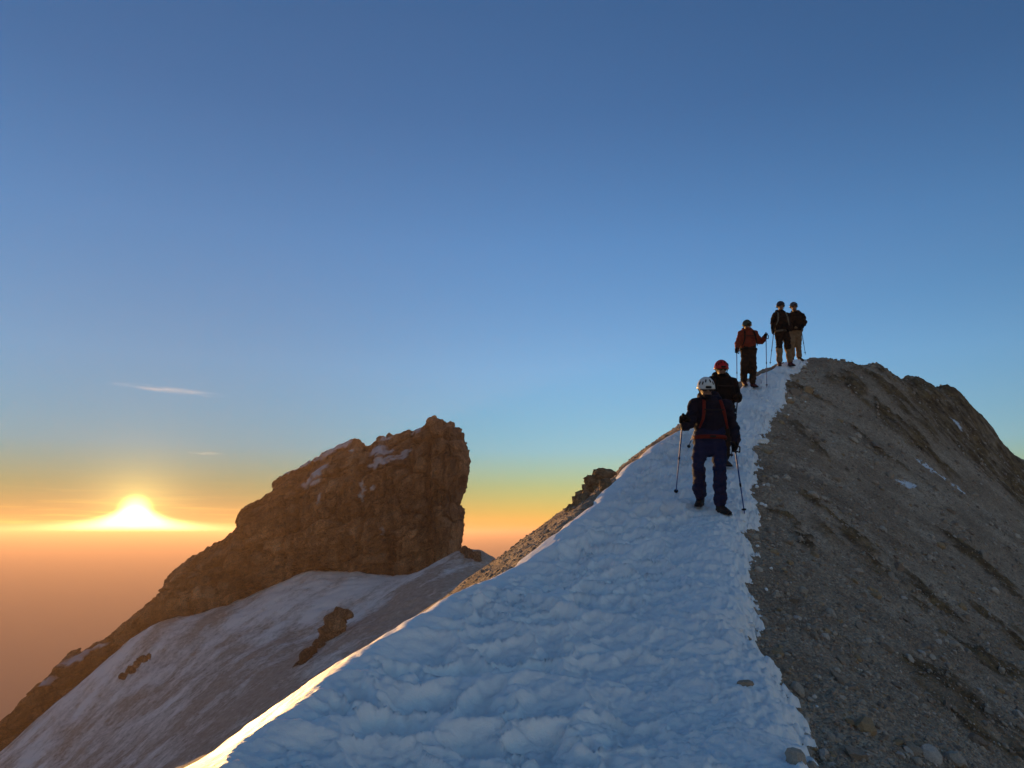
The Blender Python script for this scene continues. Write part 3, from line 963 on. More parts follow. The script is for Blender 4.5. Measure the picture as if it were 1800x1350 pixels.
# crumbs of snow along the right hand edge of the path
crumb_m = snow_m.m
CR = [stone_mesh(rng, 3, 1, 0.7, 'snow_crumb', crumb_m) for _ in range(5)]
for k in range(34):
    y = float(np.exp(rng.uniform(np.log(3.6), np.log(19))))
    x = float(edge_x(y)) + rng.normal(0.06, 0.14) * max(1.0, y / 9)
    z = float(top_z(np.array(x), np.array(y)))
    r = rng.uniform(0.008, 0.022) * (1 + y / 14)
    o = link('snow_crumb', CR[rng.randint(5)], parent=snow, loc=(x, y, z + r * 0.25))
    o.scale = (r, r, r)
    o.rotation_euler = (rng.uniform(-.4, .4), rng.uniform(-.4, .4), rng.uniform(0, 6.28))
t = ray_ground(1340, 778, top_z)
o = link('snow_crumb', CR[1], parent=snow, loc=px(1340, 776, t))
o.scale = (0.12, 0.12, 0.10)


# ------------------------------------------------------------------ rock outcrops
def outcrop(name, spots, t, label, mat, zfun, seed, group=None):
    r_ = np.random.RandomState(seed)
    P = [px(u, v, t + dt) for u, v, r, dt in spots]
    c = np.mean(P, axis=0)
    root = link(name, None, loc=c, label=label, cat='rocks', group=group)
    for p, (u, v, r, dt) in zip(P, spots):
        v_, f_ = stone_mesh(r_, 9, 2, 0.9, None)
        v_ = v_ * (1 + 0.22 * fbm(v_[:, 0] * 1.7 + seed, v_[:, 1] * 1.7, v_[:, 2] * 1.7, 3)[:, None])
        me = mesh_np('rock', v_ * r, f_, [mat], smooth_=False)
        attr(me, 'snow', np.zeros(len(v_)))
        attr(me, 'tone', np.full(len(v_), r_.uniform(0.3, 0.7)))
        o = link('rock', me, parent=root, loc=p - c)
        o.rotation_euler = (r_.uniform(-.5, .5), r_.uniform(-.5, .5), r_.uniform(0, 6.28))
    return root


rockb_m = Mat('ochre_rock', 0.9, 0.15)
_c = rockb_m.ramp(rockb_m.noise(3.0, 8, 0.7), [(0.32, (0.12, 0.075, 0.042)), (0.5, (0.32, 0.21, 0.115)), (0.68, (0.50, 0.37, 0.22))])
rockb_m.col(_c)
rockb_m.bump(rockb_m.noise(9, 8, 0.75), 0.9, 0.12)
_r = np.random.RandomState(4)
_sp = []
for (u, v, n, su, sv, r) in ((1058, 846, 12, 13, 9, .15), (1036, 858, 10, 11, 10, .15), (1024, 876, 8, 8, 9, .13), (1012, 893, 6, 6, 8, .11), (1064, 838, 5, 9, 5, .13)):
    for k in range(n):
        uu, vv = u + _r.normal() * su * 0.6, v + _r.normal() * sv * 0.6
        tt_ = ray_ground(uu, vv, ridge_z) or 15.2
        _sp.append((uu, vv, r * _r.uniform(0.6, 1.35), min(max(tt_, 12.0), 15.4) - 13.6))
outcrop('rock_outcrop', _sp, 13.6, 'sunlit ochre rock outcrop at the left edge of the snow crest', rockb_m.m, top_z, 3)
outcrop('rock_outcrop', [(600, 1085, 1.5, 0), (588, 1095, 1.9, 0), (582, 1108, 1.7, -1), (610, 1080, 1.0, 0), (570, 1125, 1.2, -2), (560, 1135, 1.0, -3), (577, 1117, 1.3, -1), (550, 1150, 1.1, -5), (540, 1162, 1.5, -6), (530, 1175, 1.7, -7), (522, 1190, 1.6, -8), (536, 1185, 1.3, -8), (548, 1170, 1.0, -6), (518, 1200, 1.2, -9)],
        104, 'dark rock rib jutting from the shaded scree left of the snow crest', cliff_m.m, far_z, 5)
outcrop('rock_outcrop', [(835, 977, 1.1, 0), (826, 974, 1.2, 1), (840, 984, 0.8, -1), (818, 968, 1.2, 2)],
        127, 'small dark rocks at the right foot of the rock tower', cliff_m.m, far_z, 6)
outcrop('rock_outcrop', [(250, 1160, .9, 0), (240, 1168, .8, 0), (228, 1178, .9, -1), (216, 1188, .7, -2), (262, 1154, .5, 0)],
        121, 'narrow dark rock streak in the shaded snow low on the left', cliff_m.m, far_z, 8)

# ------------------------------------------------------------------ cirrus wisps
cl_m = bpy.data.materials.new('cirrus')
cl_m.use_nodes = True
cn, cll = cl_m.node_tree.nodes, cl_m.node_tree.links
cn.remove(cn['Principled BSDF'])
cvol = cn.new('ShaderNodeVolumePrincipled')
cvol.inputs['Color'].default_value = (0.98, 0.96, 0.95, 1)
cvol.inputs['Anisotropy'].default_value = 0.5
ctc = cn.new('ShaderNodeTexCoord')
cmap = cn.new('ShaderNodeMapping')
cmap.inputs['Scale'].default_value = (2.2, 1.2, 0.9)
cll.new(ctc.outputs['Object'], cmap.inputs[0])
cno = cn.new('ShaderNodeTexNoise')
cno.inputs['Scale'].default_value = 1.6
cno.inputs['Detail'].default_value = 5.0
cll.new(cmap.outputs[0], cno.inputs['Vector'])
clen = cn.new('ShaderNodeVectorMath')
clen.operation = 'LENGTH'
cll.new(ctc.outputs['Object'], clen.inputs[0])
cfall = cn.new('ShaderNodeMapRange')
cfall.interpolation_type = 'SMOOTHSTEP'
cfall.inputs[1].default_value, cfall.inputs[2].default_value = 1.0, 0.0
cll.new(clen.outputs['Value'], cfall.inputs[0])
cmul = cn.new('ShaderNodeMapRange')
cmul.inputs[1].default_value, cmul.inputs[2].default_value = 0.42, 0.75
cll.new(cno.outputs[0], cmul.inputs[0])
cm1 = cn.new('ShaderNodeMath')
cm1.operation = 'MULTIPLY'
cll.new(cfall.outputs[0], cm1.inputs[0])
cll.new(cmul.outputs[0], cm1.inputs[1])
cm2 = cn.new('ShaderNodeMath')
cm2.operation = 'MULTIPLY'
cll.new(cm1.outputs[0], cm2.inputs[0])
cm2.inputs[1].default_value = 0.0006
cll.new(cm2.outputs[0], cvol.inputs['Density'])
cll.new(cvol.outputs[0], cn['Material Output'].inputs['Volume'])
_th, _ph = np.linspace(0, math.pi, 13), np.linspace(0, 2 * math.pi, 25)[:-1]
_T, _P = np.meshgrid(_th, _ph, indexing='ij')
CV = np.stack([np.sin(_T) * np.cos(_P), np.sin(_T) * np.sin(_P), np.cos(_T)], -1).reshape(-1, 3)
_i = np.arange(13 * 24).reshape(13, 24)
CQ = np.stack([_i[:-1], _i[1:], np.roll(_i, -1, 1)[1:], np.roll(_i, -1, 1)[:-1]], -1).reshape(-1, 4)
cloud_me = mesh_np('cloud', CV, CQ, [cl_m])
for (ua, va, ub, vb, th, lab) in ((165, 671, 420, 699, 7, 'long thin white cirrus wisp left in the blue sky'), (322, 796, 402, 798, 3.0, 'short thin cirrus streak above the rock tower ridge')):
    A, Bp = px(ua, va, 20000), px(ub, vb, 20000)
    o = link('cirrus_cloud', cloud_me, loc=(A + Bp) / 2, label=lab, cat='cloud')
    d = Vector(Bp - A)
    ez = Vector((0, 0, 1))
    ex_ = d.normalized()
    ey = ez.cross(ex_).normalized()
    ez = ex_.cross(ey)
    m = Matrix((ex_, ey, ez)).transposed().to_4x4()
    o.rotation_euler = m.to_euler()
    o.scale = (d.length / 2, 420, th * 20000 / F)


# ------------------------------------------------------------------ people
def cloth(name, c, rough=0.85, var=0.25, scale=14):
    m = Mat(name, rough, 0.12)
    m.col(m.mix(m.grey(m.noise(scale, 5, 0.6), 0.3, 0.7), tuple(q * (1 - var) for q in c), tuple(q * (1 + var) for q in c)))
    m.bump(m.noise(60, 4, 0.6), 0.35, 0.006)
    return m.m


SKIN = cloth('skin', (0.22, 0.115, 0.075), 0.55, 0.1)
BLACK = cloth('black_fabric', (0.005, 0.005, 0.006), 0.9)
NAVY = cloth('navy_fabric', (0.006, 0.008, 0.019), 0.8)
BLUE = cloth('blue_trousers', (0.010, 0.016, 0.050), 0.85)
RED = cloth('red_fabric', (0.14, 0.014, 0.009), 0.7)
ORANGE = cloth('rust_jacket', (0.19, 0.028, 0.015), 0.8)
TAN = cloth('tan_trousers', (0.20, 0.13, 0.075), 0.85)
GREYF = cloth('grey_tan_fabric', (0.13, 0.115, 0.085), 0.8)
BROWN = cloth('dark_brown_fabric', (0.016, 0.011, 0.009), 0.9)
BOOT = cloth('boot_leather', (0.020, 0.018, 0.018), 0.6)
REDBOOT = cloth('red_boot_leather', (0.07, 0.018, 0.022), 0.6)
SHELLW = cloth('white_helmet_shell', (0.62, 0.60, 0.56), 0.35, 0.06)
SHELLR = cloth('red_helmet_shell', (0.42, 0.015, 0.018), 0.35, 0.06)
SHELLG = cloth('dark_green_helmet_shell', (0.035, 0.06, 0.045), 0.4, 0.1)
SHELLK = cloth('dark_helmet_shell', (0.03, 0.035, 0.05), 0.35, 0.1)
SHELLB = cloth('slate_helmet_shell', (0.07, 0.085, 0.10), 0.35, 0.1)
LENS = Mat('goggle_lens', 0.08, 0.6).col((0.012, 0.010, 0.010)).m
STEEL = Mat('steel', 0.3, 0.5).col((0.35, 0.35, 0.36))
STEEL.b.inputs['Metallic'].default_value = 1.0
STEEL = STEEL.m
POLEB = Mat('blue_pole_lacquer', 0.35, 0.5).col((0.02, 0.06, 0.22)).m
POLEK = Mat('dark_pole_lacquer', 0.35, 0.5).col((0.03, 0.035, 0.05)).m
GRIP = Mat('black_rubber', 0.8, 0.2).col((0.012, 0.012, 0.012)).m


def tube(path, radii, n=14, flat=None, up=None):
    """rounded tube along a path; radii may be numbers or (wide, deep) pairs"""
    P = np.array(path, float)
    Rr = [(r, r) if np.isscalar(r) else r for r in radii]
    m = max(2, len(P))
    # resample smoothly
    s = np.concatenate([[0], np.cumsum(np.linalg.norm(np.diff(P, axis=0), axis=1))])
    k = max(6, min(40, int(s[-1] / (0.35 * max(min(min(r) for r in Rr), 0.012))) + 2))
    q = np.linspace(0, s[-1], k)
    C = np.stack([np.interp(q, s, P[:, a]) for a in range(3)], -1)
    ra = np.interp(q, s, [r[0] for r in Rr])
    rb = np.interp(q, s, [r[1] for r in Rr])
    T = np.gradient(C, axis=0)
    T /= np.linalg.norm(T, axis=1)[:, None] + 1e-9
    ref = np.array(up if up is not None else (0, 1, 0), float)
    rings = []
    # rounded ends
    cap = [math.cos(a) for a in np.linspace(1.45, 0.35, 4)]
    caps = [math.sin(a) for a in np.linspace(1.45, 0.35, 4)]
    seq = [(C[0] - T[0] * min(ra[0], rb[0]) * s_, T[0], ra[0] * c_, rb[0] * c_) for c_, s_ in zip(cap, caps)]
    seq += [(C[i], T[i], ra[i], rb[i]) for i in range(k)]
    seq += [(C[-1] + T[-1] * min(ra[-1], rb[-1]) * s_, T[-1], ra[-1] * c_, rb[-1] * c_) for c_, s_ in list(zip(cap, caps))[::-1]]
    for c, t_, a_, b_ in seq:
        dpt = ref - t_ * (ref @ t_)
        if np.linalg.norm(dpt) < 0.1:
            ref2 = np.array((1, 0, 0.2))
            dpt = ref2 - t_ * (ref2 @ t_)
        dpt /= np.linalg.norm(dpt)
        side = np.cross(t_, dpt)
        an = np.linspace(0, 2 * math.pi, n, endpoint=False)
        rings.append(c + np.outer(np.cos(an) * a_, side) + np.outer(np.sin(an) * b_, dpt))
    V = np.concatenate(rings)
    i = np.arange(len(rings) * n).reshape(len(rings), n)
    Qs = [tuple(x) for x in np.stack([i[:-1], np.roll(i, -1, 1)[:-1], np.roll(i, -1, 1)[1:], i[1:]], -1).reshape(-1, 4)]
    V = np.concatenate([V, [rings[0].mean(0), rings[-1].mean(0)]])
    a, b = len(V) - 2, len(V) - 1
    for j in range(n):
        Qs.append((a, i[0, (j + 1) % n], i[0, j]))
        Qs.append((b, i[-1, j], i[-1, (j + 1) % n]))
    return V, Qs


def blob(c, r, rotm=None, n=14):
    V = CV * np.array(r)
    if rotm is not None:
        V = V @ np.array(rotm).T
    return V + np.array(c), [tuple(q) for q in CQ]


def join(parts):
    V, Q, o = [], [], 0
    for v, q in parts:
        V.append(np.asarray(v, float))
        Q += [tuple(int(i) + o for i in f) for f in q]
        o += len(v)
    return np.concatenate(V), Q


def py_mesh(name, parts, mats, sm=True):
    V, Q = join(parts)
    me = bpy.data.meshes.new(name)
    me.from_pydata(V.tolist(), [], Q)
    for m in mats:
        me.materials.append(m)
    for p in me.polygons:
        p.use_smooth = sm
    me.update()
    return me


def remesh(name, parts, voxel, iters=2):
    """one continuous skin round overlapping volumes"""
    me = py_mesh(name, parts, [])
    tmp = bpy.data.objects.new('tmp', me)
    COL.objects.link(tmp)
    md = tmp.modifiers.new('r', 'REMESH')
    md.mode = 'VOXEL'
    md.voxel_size = voxel
    md2 = tmp.modifiers.new('s', 'SMOOTH')
    md2.iterations = iters
    md2.factor = 0.6
    dg = bpy.context.evaluated_depsgraph_get()
    res = bpy.data.meshes.new_from_object(tmp.evaluated_get(dg))
    bpy.data.objects.remove(tmp)
    bpy.data.meshes.remove(me)
    res.name = name
    return res


def seg_dist(P, a, b):
    d = b - a
    k = np.clip(((P - a) @ d) / (d @ d + 1e-12), 0, 1)
    return np.linalg.norm(P - a - k[:, None] * d, axis=1)


def unit(v):
    return np.asarray(v, float) / (np.linalg.norm(v) + 1e-9)


def hand(grip_c, axis, arm_from, r=1.0):
    """gloved fist round a shaft: palm, four curled fingers of unequal length, thumb"""
    ax = unit(axis)
    to = unit(np.asarray(grip_c) - arm_from)
    to = unit(to - ax * (to @ ax))
    side = np.cross(ax, to)
    parts = []
    pc = grip_c - to * 0.038 * r
    M = np.stack([side, to, ax], -1)
    parts.append(blob(pc, (0.026 * r, 0.030 * r, 0.048 * r), M))
    for k, (h, ln) in enumerate(((0.036, 1.9), (0.013, 2.1), (-0.010, 2.0), (-0.032, 1.7))):
        pts = []
        for a in np.linspace(0.0, ln * 1.6, 7):
            ang = math.pi + a          # starts at the palm, goes round the shaft
            pts.append(grip_c + ax * h * r + (to * math.cos(ang) + side * math.sin(ang)) * 0.029 * r)
        parts.append(tube(pts, [0.0125 * r] * 5 + [0.0115 * r, 0.010 * r], 8))
    pts = [pc + ax * 0.012 * r]
    for a in np.linspace(0.2, 2.0, 5):
        ang = math.pi - a
        pts.append(grip_c + ax * (0.030 + 0.008 * a) * r + (to * math.cos(ang) + side * math.sin(ang)) * 0.032 * r)
    parts.append(tube(pts, [0.016 * r, 0.015 * r, 0.014 * r, 0.013 * r, 0.012 * r, 0.011 * r], 8))
    # cuff
    parts.append(tube([pc - to * 0.01, pc + (np.asarray(arm_from) - pc) * (0.10 / max(0.1, np.linalg.norm(arm_from - pc)))], [0.034 * r, 0.043 * r], 12))
    return parts


def boot(ankle, toe_dir, ground_n=(0, 0, 1), L=0.30):
    """boot upper and sole; returns two part lists"""
    f = unit(toe_dir)
    up = unit(np.array(ground_n) - f * (np.array(ground_n) @ f))
    sd = np.cross(f, up)
    heel = ankle - f * 0.085 - up * 0.095
    up_parts = [tube([ankle + up * 0.09, ankle - up * 0.03, ankle - up * 0.055 + f * 0.03], [(0.058, 0.062), (0.056, 0.064), (0.050, 0.06)], 14, up=f),
                tube([heel + f * 0.05 + up * 0.035, heel + f * 0.15 + up * 0.045, heel + f * 0.225 + up * 0.028, heel + f * 0.262 + up * 0.022], [(0.044, 0.042), (0.048, 0.042), (0.046, 0.030), (0.036, 0.022)], 14, up=up)]
    out = [(0.0, 0.030), (0.015, 0.040), (0.06, 0.040), (0.12, 0.038), (0.18, 0.048), (0.24, 0.050), (0.28, 0.040), (0.305, 0.018)]
    ring = [(a, b) for a, b in out] + [(a, -b) for a, b in out[::-1]]
    V = [heel + f * a + sd * b - up * 0.006 for a, b in ring] + [heel + f * a + sd * b + up * 0.022 for a, b in ring]
    n = len(ring)
    Q = [(i, (i + 1) % n, n + (i + 1) % n, n + i) for i in range(n)] + [tuple(range(n))[::-1], tuple(range(n, 2 * n))]
    spikes = []
    for a in (0.03, 0.09, 0.17, 0.23, 0.29):
        for b in (-0.036, 0.036):
            c = heel + f * a + sd * b - up * 0.006
            spikes.append((np.array([c + f * 0.008, c - f * 0.008, c + sd * 0.006, c - sd * 0.006, c - up * 0.022]), [(0, 2, 4), (2, 1, 4), (1, 3, 4), (3, 0, 4)]))
    return up_parts, [(np.array(V), Q)], spikes


def pole(top, tip, label, mat, grip_at=None, group='trekking poles'):
    top, tip = np.array(top), np.array(tip)
    d = unit(tip - top)
    root = link('trekking_pole', None, loc=tip, label=label, cat='trekking pole', group=group)
    L = np.linalg.norm(tip - top)

    def put(name, parts, m):
        V, Q = join(parts)
        link(name, py_mesh(name, [(V - tip, Q)], [m]), parent=root)
    put('grip', [tube([top, top + d * 0.03, top + d * 0.13], [0.020, 0.015, 0.014], 10)], GRIP)
    a = top + d * 0.12
    put('shaft', [tube([a, a + d * (L * 0.45)], [0.0098, 0.0098], 8), tube([a + d * (L * 0.45), tip - d * 0.03], [0.0082, 0.0075], 8)], mat)
    put('clamp', [tube([a + d * (L * 0.44), a + d * (L * 0.44 + 0.035)], [0.013, 0.013], 8)], GRIP)
    put('tip', [tube([tip - d * 0.05, tip], [0.0065, 0.0025], 8)], STEEL)
    s1 = unit(np.cross(d, (0, 1, 0.1)))
    s2 = np.cross(d, s1)
    b = tip - d * 0.075
    an = np.linspace(0, 2 * math.pi, 12, endpoint=False)
    rg = [b + (s1 * math.cos(x) + s2 * math.sin(x)) * r + d * h for r, h in ((0.010, -0.012), (0.030, 0.0), (0.030, 0.005), (0.010, 0.008)) for x in an]
    i = np.arange(48).reshape(4, 12)
    put('basket', [(np.array(rg), [tuple(x) for x in np.stack([i[:-1], np.roll(i, -1, 1)[:-1], np.roll(i, -1, 1)[1:], i[1:]], -1).reshape(-1, 4)])], GRIP)
    lp = [top + d * 0.02 + s1 * 0.015, top + d * 0.07 + s1 * 0.055 + s2 * 0.02, top + d * 0.14 + s1 * 0.05, top + d * 0.12 + s1 * 0.012]
    put('strap', [tube(lp, [(0.009, 0.003)] * 4, 8)], GRIP)
    return root


def person(J, opt):
    """J: joints in the place; opt: clothes"""
    P = {k: np.array(v, float) for k, v in J.items()}
    base = (P['foot_l'] + P['foot_r']) / 2
    root = link('person', None, loc=base, label=opt['label'], cat='person', group='mountaineers descending the ridge')
    seg = []                                             # (region, a, b) for colouring
    parts = []
    bulk = opt.get('bulk', 1.0)

    def limb(region, keys, radii, up=None):
        pts = [P[k] if isinstance(k, str) else np.array(k) for k in keys]
        parts.append(tube(pts, [r * bulk if np.isscalar(r) else (r[0] * bulk, r[1] * bulk) for r in radii], 16, up=up))
        for a, b in zip(pts[:-1], pts[1:]):
            seg.append((region, a, b))
    sh = (P['sh_l'] + P['sh_r']) / 2
    hip = (P['hip_l'] + P['hip_r']) / 2
    across = unit(P['sh_r'] - P['sh_l'])
    fwd = unit(np.cross(across, (0, 0, 1)))
    if fwd[1] > 0 and not opt.get('back'):
        fwd = -fwd
    hw = np.linalg.norm(P['sh_r'] - P['sh_l']) / 2
    # torso
    wide = opt.get('wide', 0.20)
    limb('jacket', [sh + np.array((0, 0, 0.03)), sh * 0.72 + hip * 0.28, sh * 0.45 + hip * 0.55, hip + np.array((0, 0, 0.05)), hip - np.array((0, 0, opt.get('hem', 0.02)))],
         [(hw * 0.80, 0.105), (wide, 0.135), (wide * 0.93, 0.13), (wide * 0.92, 0.13), (wide * 0.90, 0.125)], up=fwd)
    limb('trousers', [hip + np.array((0, 0, 0.06)), hip - np.array((0, 0, 0.09))], [(wide * 0.85, 0.115), (wide * 0.80, 0.105)], up=fwd)
    for s in 'lr':
        limb('jacket', [sh + np.array((0, 0, 0.0)), 'sh_' + s], [0.095, 0.085])
        limb('jacket', ['sh_' + s, 'el_' + s, 'wr_' + s], [0.082, 0.066, 0.052])
        k, h, a = P['kn_' + s], P['hip_' + s], P['an_' + s]
        tr = opt.get('leg', (0.100, 0.084, 0.088))
        limb('trousers', [h, h * 0.5 + k * 0.5], [tr[0], (tr[0] + tr[1]) / 2])
        limb('trousers', [h * 0.5 + k * 0.5, k], [(tr[0] + tr[1]) / 2, tr[1]])
        low = 'gaiter' if opt.get('gaiter') else 'trousers'
        limb(low, [k + (a - k) * 0.12, k + (a - k) * 0.55, a + (k - a) * 0.13], [tr[1], (tr[1] + tr[2]) / 2, tr[2]])
    # neck and head with brow, nose, jaw, ears
    hc = P['head']
    hf = unit(fwd + np.array((0, 0, opt.get('nod', -0.25))) + across * opt.get('turn', 0.0))
    hx = unit(np.cross(hf, (0, 0, 1)))
    hu = np.cross(hx, hf)
    M = np.stack([hx, hf, hu], -1)

    def hp(x, y, z):
        return hc + hx * x + hf * y + hu * z
    limb('skin', [sh + np.array((0, 0, 0.02)), hc - hu * 0.05], [0.062, 0.056])
    seg += [('skin', hp(0, 0.02, -0.09), hp(0, 0.05, 0.06))]
    parts.append(blob(hc, (0.074, 0.094, 0.108), M))
    parts.append(blob(hp(0, 0.045, -0.065), (0.052, 0.052, 0.052), M))
    parts.append(tube([hp(0, 0.088, 0.012), hp(0, 0.108, -0.022), hp(0, 0.102, -0.034)], [0.011, 0.015, 0.013], 8))
    parts.append(tube([hp(-0.045, 0.078, 0.022), hp(0, 0.090, 0.024), hp(0.045, 0.078, 0.022)], [0.012, 0.013, 0.012], 8))
    parts.append(tube([hp(-0.020, 0.088, -0.062), hp(0, 0.094, -0.063), hp(0.020, 0.088, -0.062)], [0.008, 0.010, 0.008], 8))
    for s in (-1, 1):
        parts.append(blob(hp(s * 0.076, -0.005, -0.005), (0.012, 0.022, 0.034), M))
        parts.append(blob(hp(s * 0.035, 0.072, -0.018), (0.022, 0.022, 0.018), M))
    body = remesh('body', parts, opt.get('voxel', 0.016), 2)
    n = len(body.vertices)
    co = np.zeros(n * 3, np.float32)
    body.vertices.foreach_get('co', co)
    co = co.reshape(-1, 3).astype(float)
    nr = np.zeros(n * 3, np.float32)
    body.vertices.foreach_get('normal', nr)
    nr = nr.reshape(-1, 3)
    dist = np.stack([seg_dist(co, a, b) / (0.75 if r == 'jacket' else 1.0) for r, a, b in seg])
    regs = ['jacket', 'trousers', 'skin', 'gaiter']
    lab = np.array([regs.index(r) for r, a, b in seg])[np.argmin(dist, 0)]
    hem = hip[2] - opt.get('hem', 0.02)
    lab = np.where((lab == 0) & (co[:, 2] < hem) & (seg_dist(co, P['wr_l'], P['el_l']) > 0.13) & (seg_dist(co, P['wr_r'], P['el_r']) > 0.13), 1, lab)
    lab = np.where((lab == 2) & (co[:, 2] < sh[2] + 0.115), 0, lab)
    # folds of cloth
    w = (lab != 2)
    fold = 0.020 * fbm(co[:, 0] * 6 + base[0], co[:, 1] * 6, co[:, 2] * 11, 3, 0.55) + 0.007 * (fbm(co[:, 0] * 9, co[:, 1] * 9, co[:, 2] * 16, 3, 0.5, True) - 0.6)
    co = co + nr * (fold * w)[:, None]
    body.vertices.foreach_set('co', (co - base).astype(np.float32).ravel())
    body.materials.clear()
    for m in (opt['jacket'], opt['trousers'], SKIN, opt.get('gaiter', BLACK)):
        body.materials.append(m)
    mi = np.zeros(len(body.polygons), np.int32)
    first = np.zeros(len(body.polygons), np.int32)
    body.polygons.foreach_get('loop_start', first)
    lv = np.zeros(len(body.loops), np.int32)
    body.loops.foreach_get('vertex_index', lv)
    body.polygons.foreach_set('material_index', lab[lv[first]].astype(np.int32))
    body.polygons.foreach_set('use_smooth', np.ones(len(body.polygons), bool))
    body.update()
    link('body', body, parent=root)

    def put(name, ps, m, parent=root, sm=True, label=None):
        V, Q = join(ps)
        return link(name, py_mesh(name, [(V - base, Q)], [m], sm), parent=parent, label=label)
    # helmet: shell with turned down rim, vents, lamp
    th = np.linspace(0.02, 1.0, 12)
    an = np.linspace(0, 2 * math.pi, 32, endpoint=False)
    rings = []
    for k in th:
        a = k * 1.62
        for x in an:
            fr = math.sin(x)
            dip = -0.018 * (1 - fr) * smooth(0.75, 1.0, k) + 0.010 * max(fr, 0) * smooth(0.8, 1.0, k)
            flare = 1 + 0.05 * smooth(0.86, 1.0, k)
            rib = 1 + 0.022 * math.cos(5 * x) * math.sin(a) ** 2
            rings.append(hp(0.108 * math.sin(a) * math.cos(x) * flare * rib, 0.128 * math.sin(a) * fr * flare * rib - 0.006, 0.012 + 0.128 * math.cos(a) * rib + dip))
    i = np.arange(12 * 32).reshape(12, 32)
    Q = [tuple(x) for x in np.stack([i[:-1], i[1:], np.roll(i, -1, 1)[1:], np.roll(i, -1, 1)[:-1]], -1).reshape(-1, 4)] + [tuple(i[0])]
    inner = [tuple(np.array(p) * 0.955 + hp(0, -0.006, 0.02) * 0.045) for p in rings]
    off = len(rings)
    Q += [tuple(off + j for j in q[::-1]) for q in Q] + [(i[-1, j], off + i[-1, j], off + i[-1, (j + 1) % 32], i[-1, (j + 1) % 32]) for j in range(32)]
    hel = put('helmet', [(np.array(list(map(tuple, rings)) + inner), Q)], opt['helmet'])
    for x, zz_ in ((1.57 - 0.75, 0.9), (1.57 + 0.75, 0.9), (1.57 - 0.38, 0.62), (1.57 + 0.38, 0.62), (1.57 - 1.2, 1.0), (1.57 + 1.2, 1.0)):
        d0 = np.array((math.cos(x) * math.sin(zz_) * 0.108, math.sin(x) * math.sin(zz_) * 0.128 - 0.006, 0.012 + 0.128 * math.cos(zz_)))
        d1 = np.array((math.cos(x) * math.sin(zz_ + .22) * 0.108, math.sin(x) * math.sin(zz_ + .22) * 0.128 - 0.006, 0.012 + 0.128 * math.cos(zz_ + .22)))
        put('vent', [tube([hp(*(d0 * 1.0)), hp(*(d1 * 1.0))], [0.0085, 0.0085], 8)], GRIP, hel)
    put('headlamp', [tube([hp(-0.022, 0.122, 0.040), hp(0.022, 0.122, 0.040)], [0.016, 0.016], 10)], GRIP, hel)
    for s in (-1, 1):
        put('chin_strap', [tube([hp(s * 0.098, 0.0, -0.005), hp(s * 0.070, 0.035, -0.08), hp(0, 0.060, -0.118)], [(0.007, 0.003)] * 3, 8)], GRIP, hel)
    if opt.get('goggles', True):
        put('sunglasses', [tube([hp(-0.074, 0.055, 0.0), hp(-0.036, 0.094, -0.002), hp(0, 0.100, 0.004), hp(0.036, 0.094, -0.002), hp(0.074, 0.055, 0.0)], [(0.012, 0.008), (0.021, 0.010), (0.009, 0.007), (0.021, 0.010), (0.012, 0.008)], 10, up=hf)], LENS)
    # collar and hood behind the neck
    ring = []
    for x in np.linspace(-0.35, math.pi + 0.35, 13):
        ring.append(sh + across * math.cos(x) * 0.100 - fwd * (math.sin(x) * 0.105) + np.array((0, 0, 0.085 + 0.05 * math.sin(x))))
    hood_r = opt.get('hood', 0.055)
    put('hood', [tube(ring, [hood_r * 0.62] * 3 + [hood_r] * 7 + [hood_r * 0.62] * 3, 12), tube([sh - fwd * 0.11 + np.array((0, 0, 0.11)), sh - fwd * 0.15 + np.array((0, 0, -0.04))], [(0.11, 0.05), (0.08, 0.04)], 12, up=fwd)], opt['jacket'])
    # backpack, straps, hip belt
    if opt.get('pack'):
        bc = sh * 0.55 + hip * 0.45 - fwd * 0.24
        ax = unit(sh - hip)
        pk = put('backpack', [tube([bc - ax * 0.20, bc - ax * 0.05, bc + ax * 0.12, bc + ax * 0.21], [(0.125, 0.085), (0.145, 0.105), (0.14, 0.10), (0.10, 0.07)], 18, up=fwd)], opt['pack'])
        put('pack_lid', [tube([bc + ax * 0.20 - fwd * 0.01, bc + ax * 0.25 - fwd * 0.01], [(0.125, 0.095), (0.10, 0.07)], 16, up=fwd)], opt['pack'], pk)
    if opt.get('strap'):
        for s in (-1, 1):
            a = sh + across * s * 0.105
            pts = [a - fwd * 0.12 + np.array((0, 0, 0.05)), a + np.array((0, 0, 0.105)), a + fwd * 0.100 + np.array((0, 0, 0.035)), a + fwd * 0.150 + across * s * 0.018 - np.array((0, 0, 0.09)),
                   a + fwd * 0.150 + across * s * 0.035 - np.array((0, 0, 0.20)), a + fwd * 0.09 + across * s * 0.07 - np.array((0, 0, 0.30))]
            put('shoulder_strap', [tube(pts, [(0.021, 0.009)] * 4 + [(0.017, 0.009), (0.011, 0.008)], 10, up=fwd)], opt['strap'])
        zb = np.array((0, 0, opt.get('belt', 0.045)))
        wv = wide * 1.0
        ring = [hip + zb + across * math.cos(x) * wv * 1.0 * bulk + fwd * math.sin(x) * 0.155 * bulk for x in np.linspace(0, 2 * math.pi, 33)]
        b_ = put('hip_belt', [tube(ring, [(0.026, 0.010)] * 33, 10, up=(0, 0, 1)) if False else tube(ring, [(0.012, 0.026)] * 33, 10, up=(0, 0, 1))], opt.get('beltmat', opt['strap']))
        put('buckle', [tube([hip + zb + fwd * 0.166 * bulk - across * 0.025, hip + zb + fwd * 0.166 * bulk + across * 0.025], [0.014, 0.014], 8)], GRIP, b_)
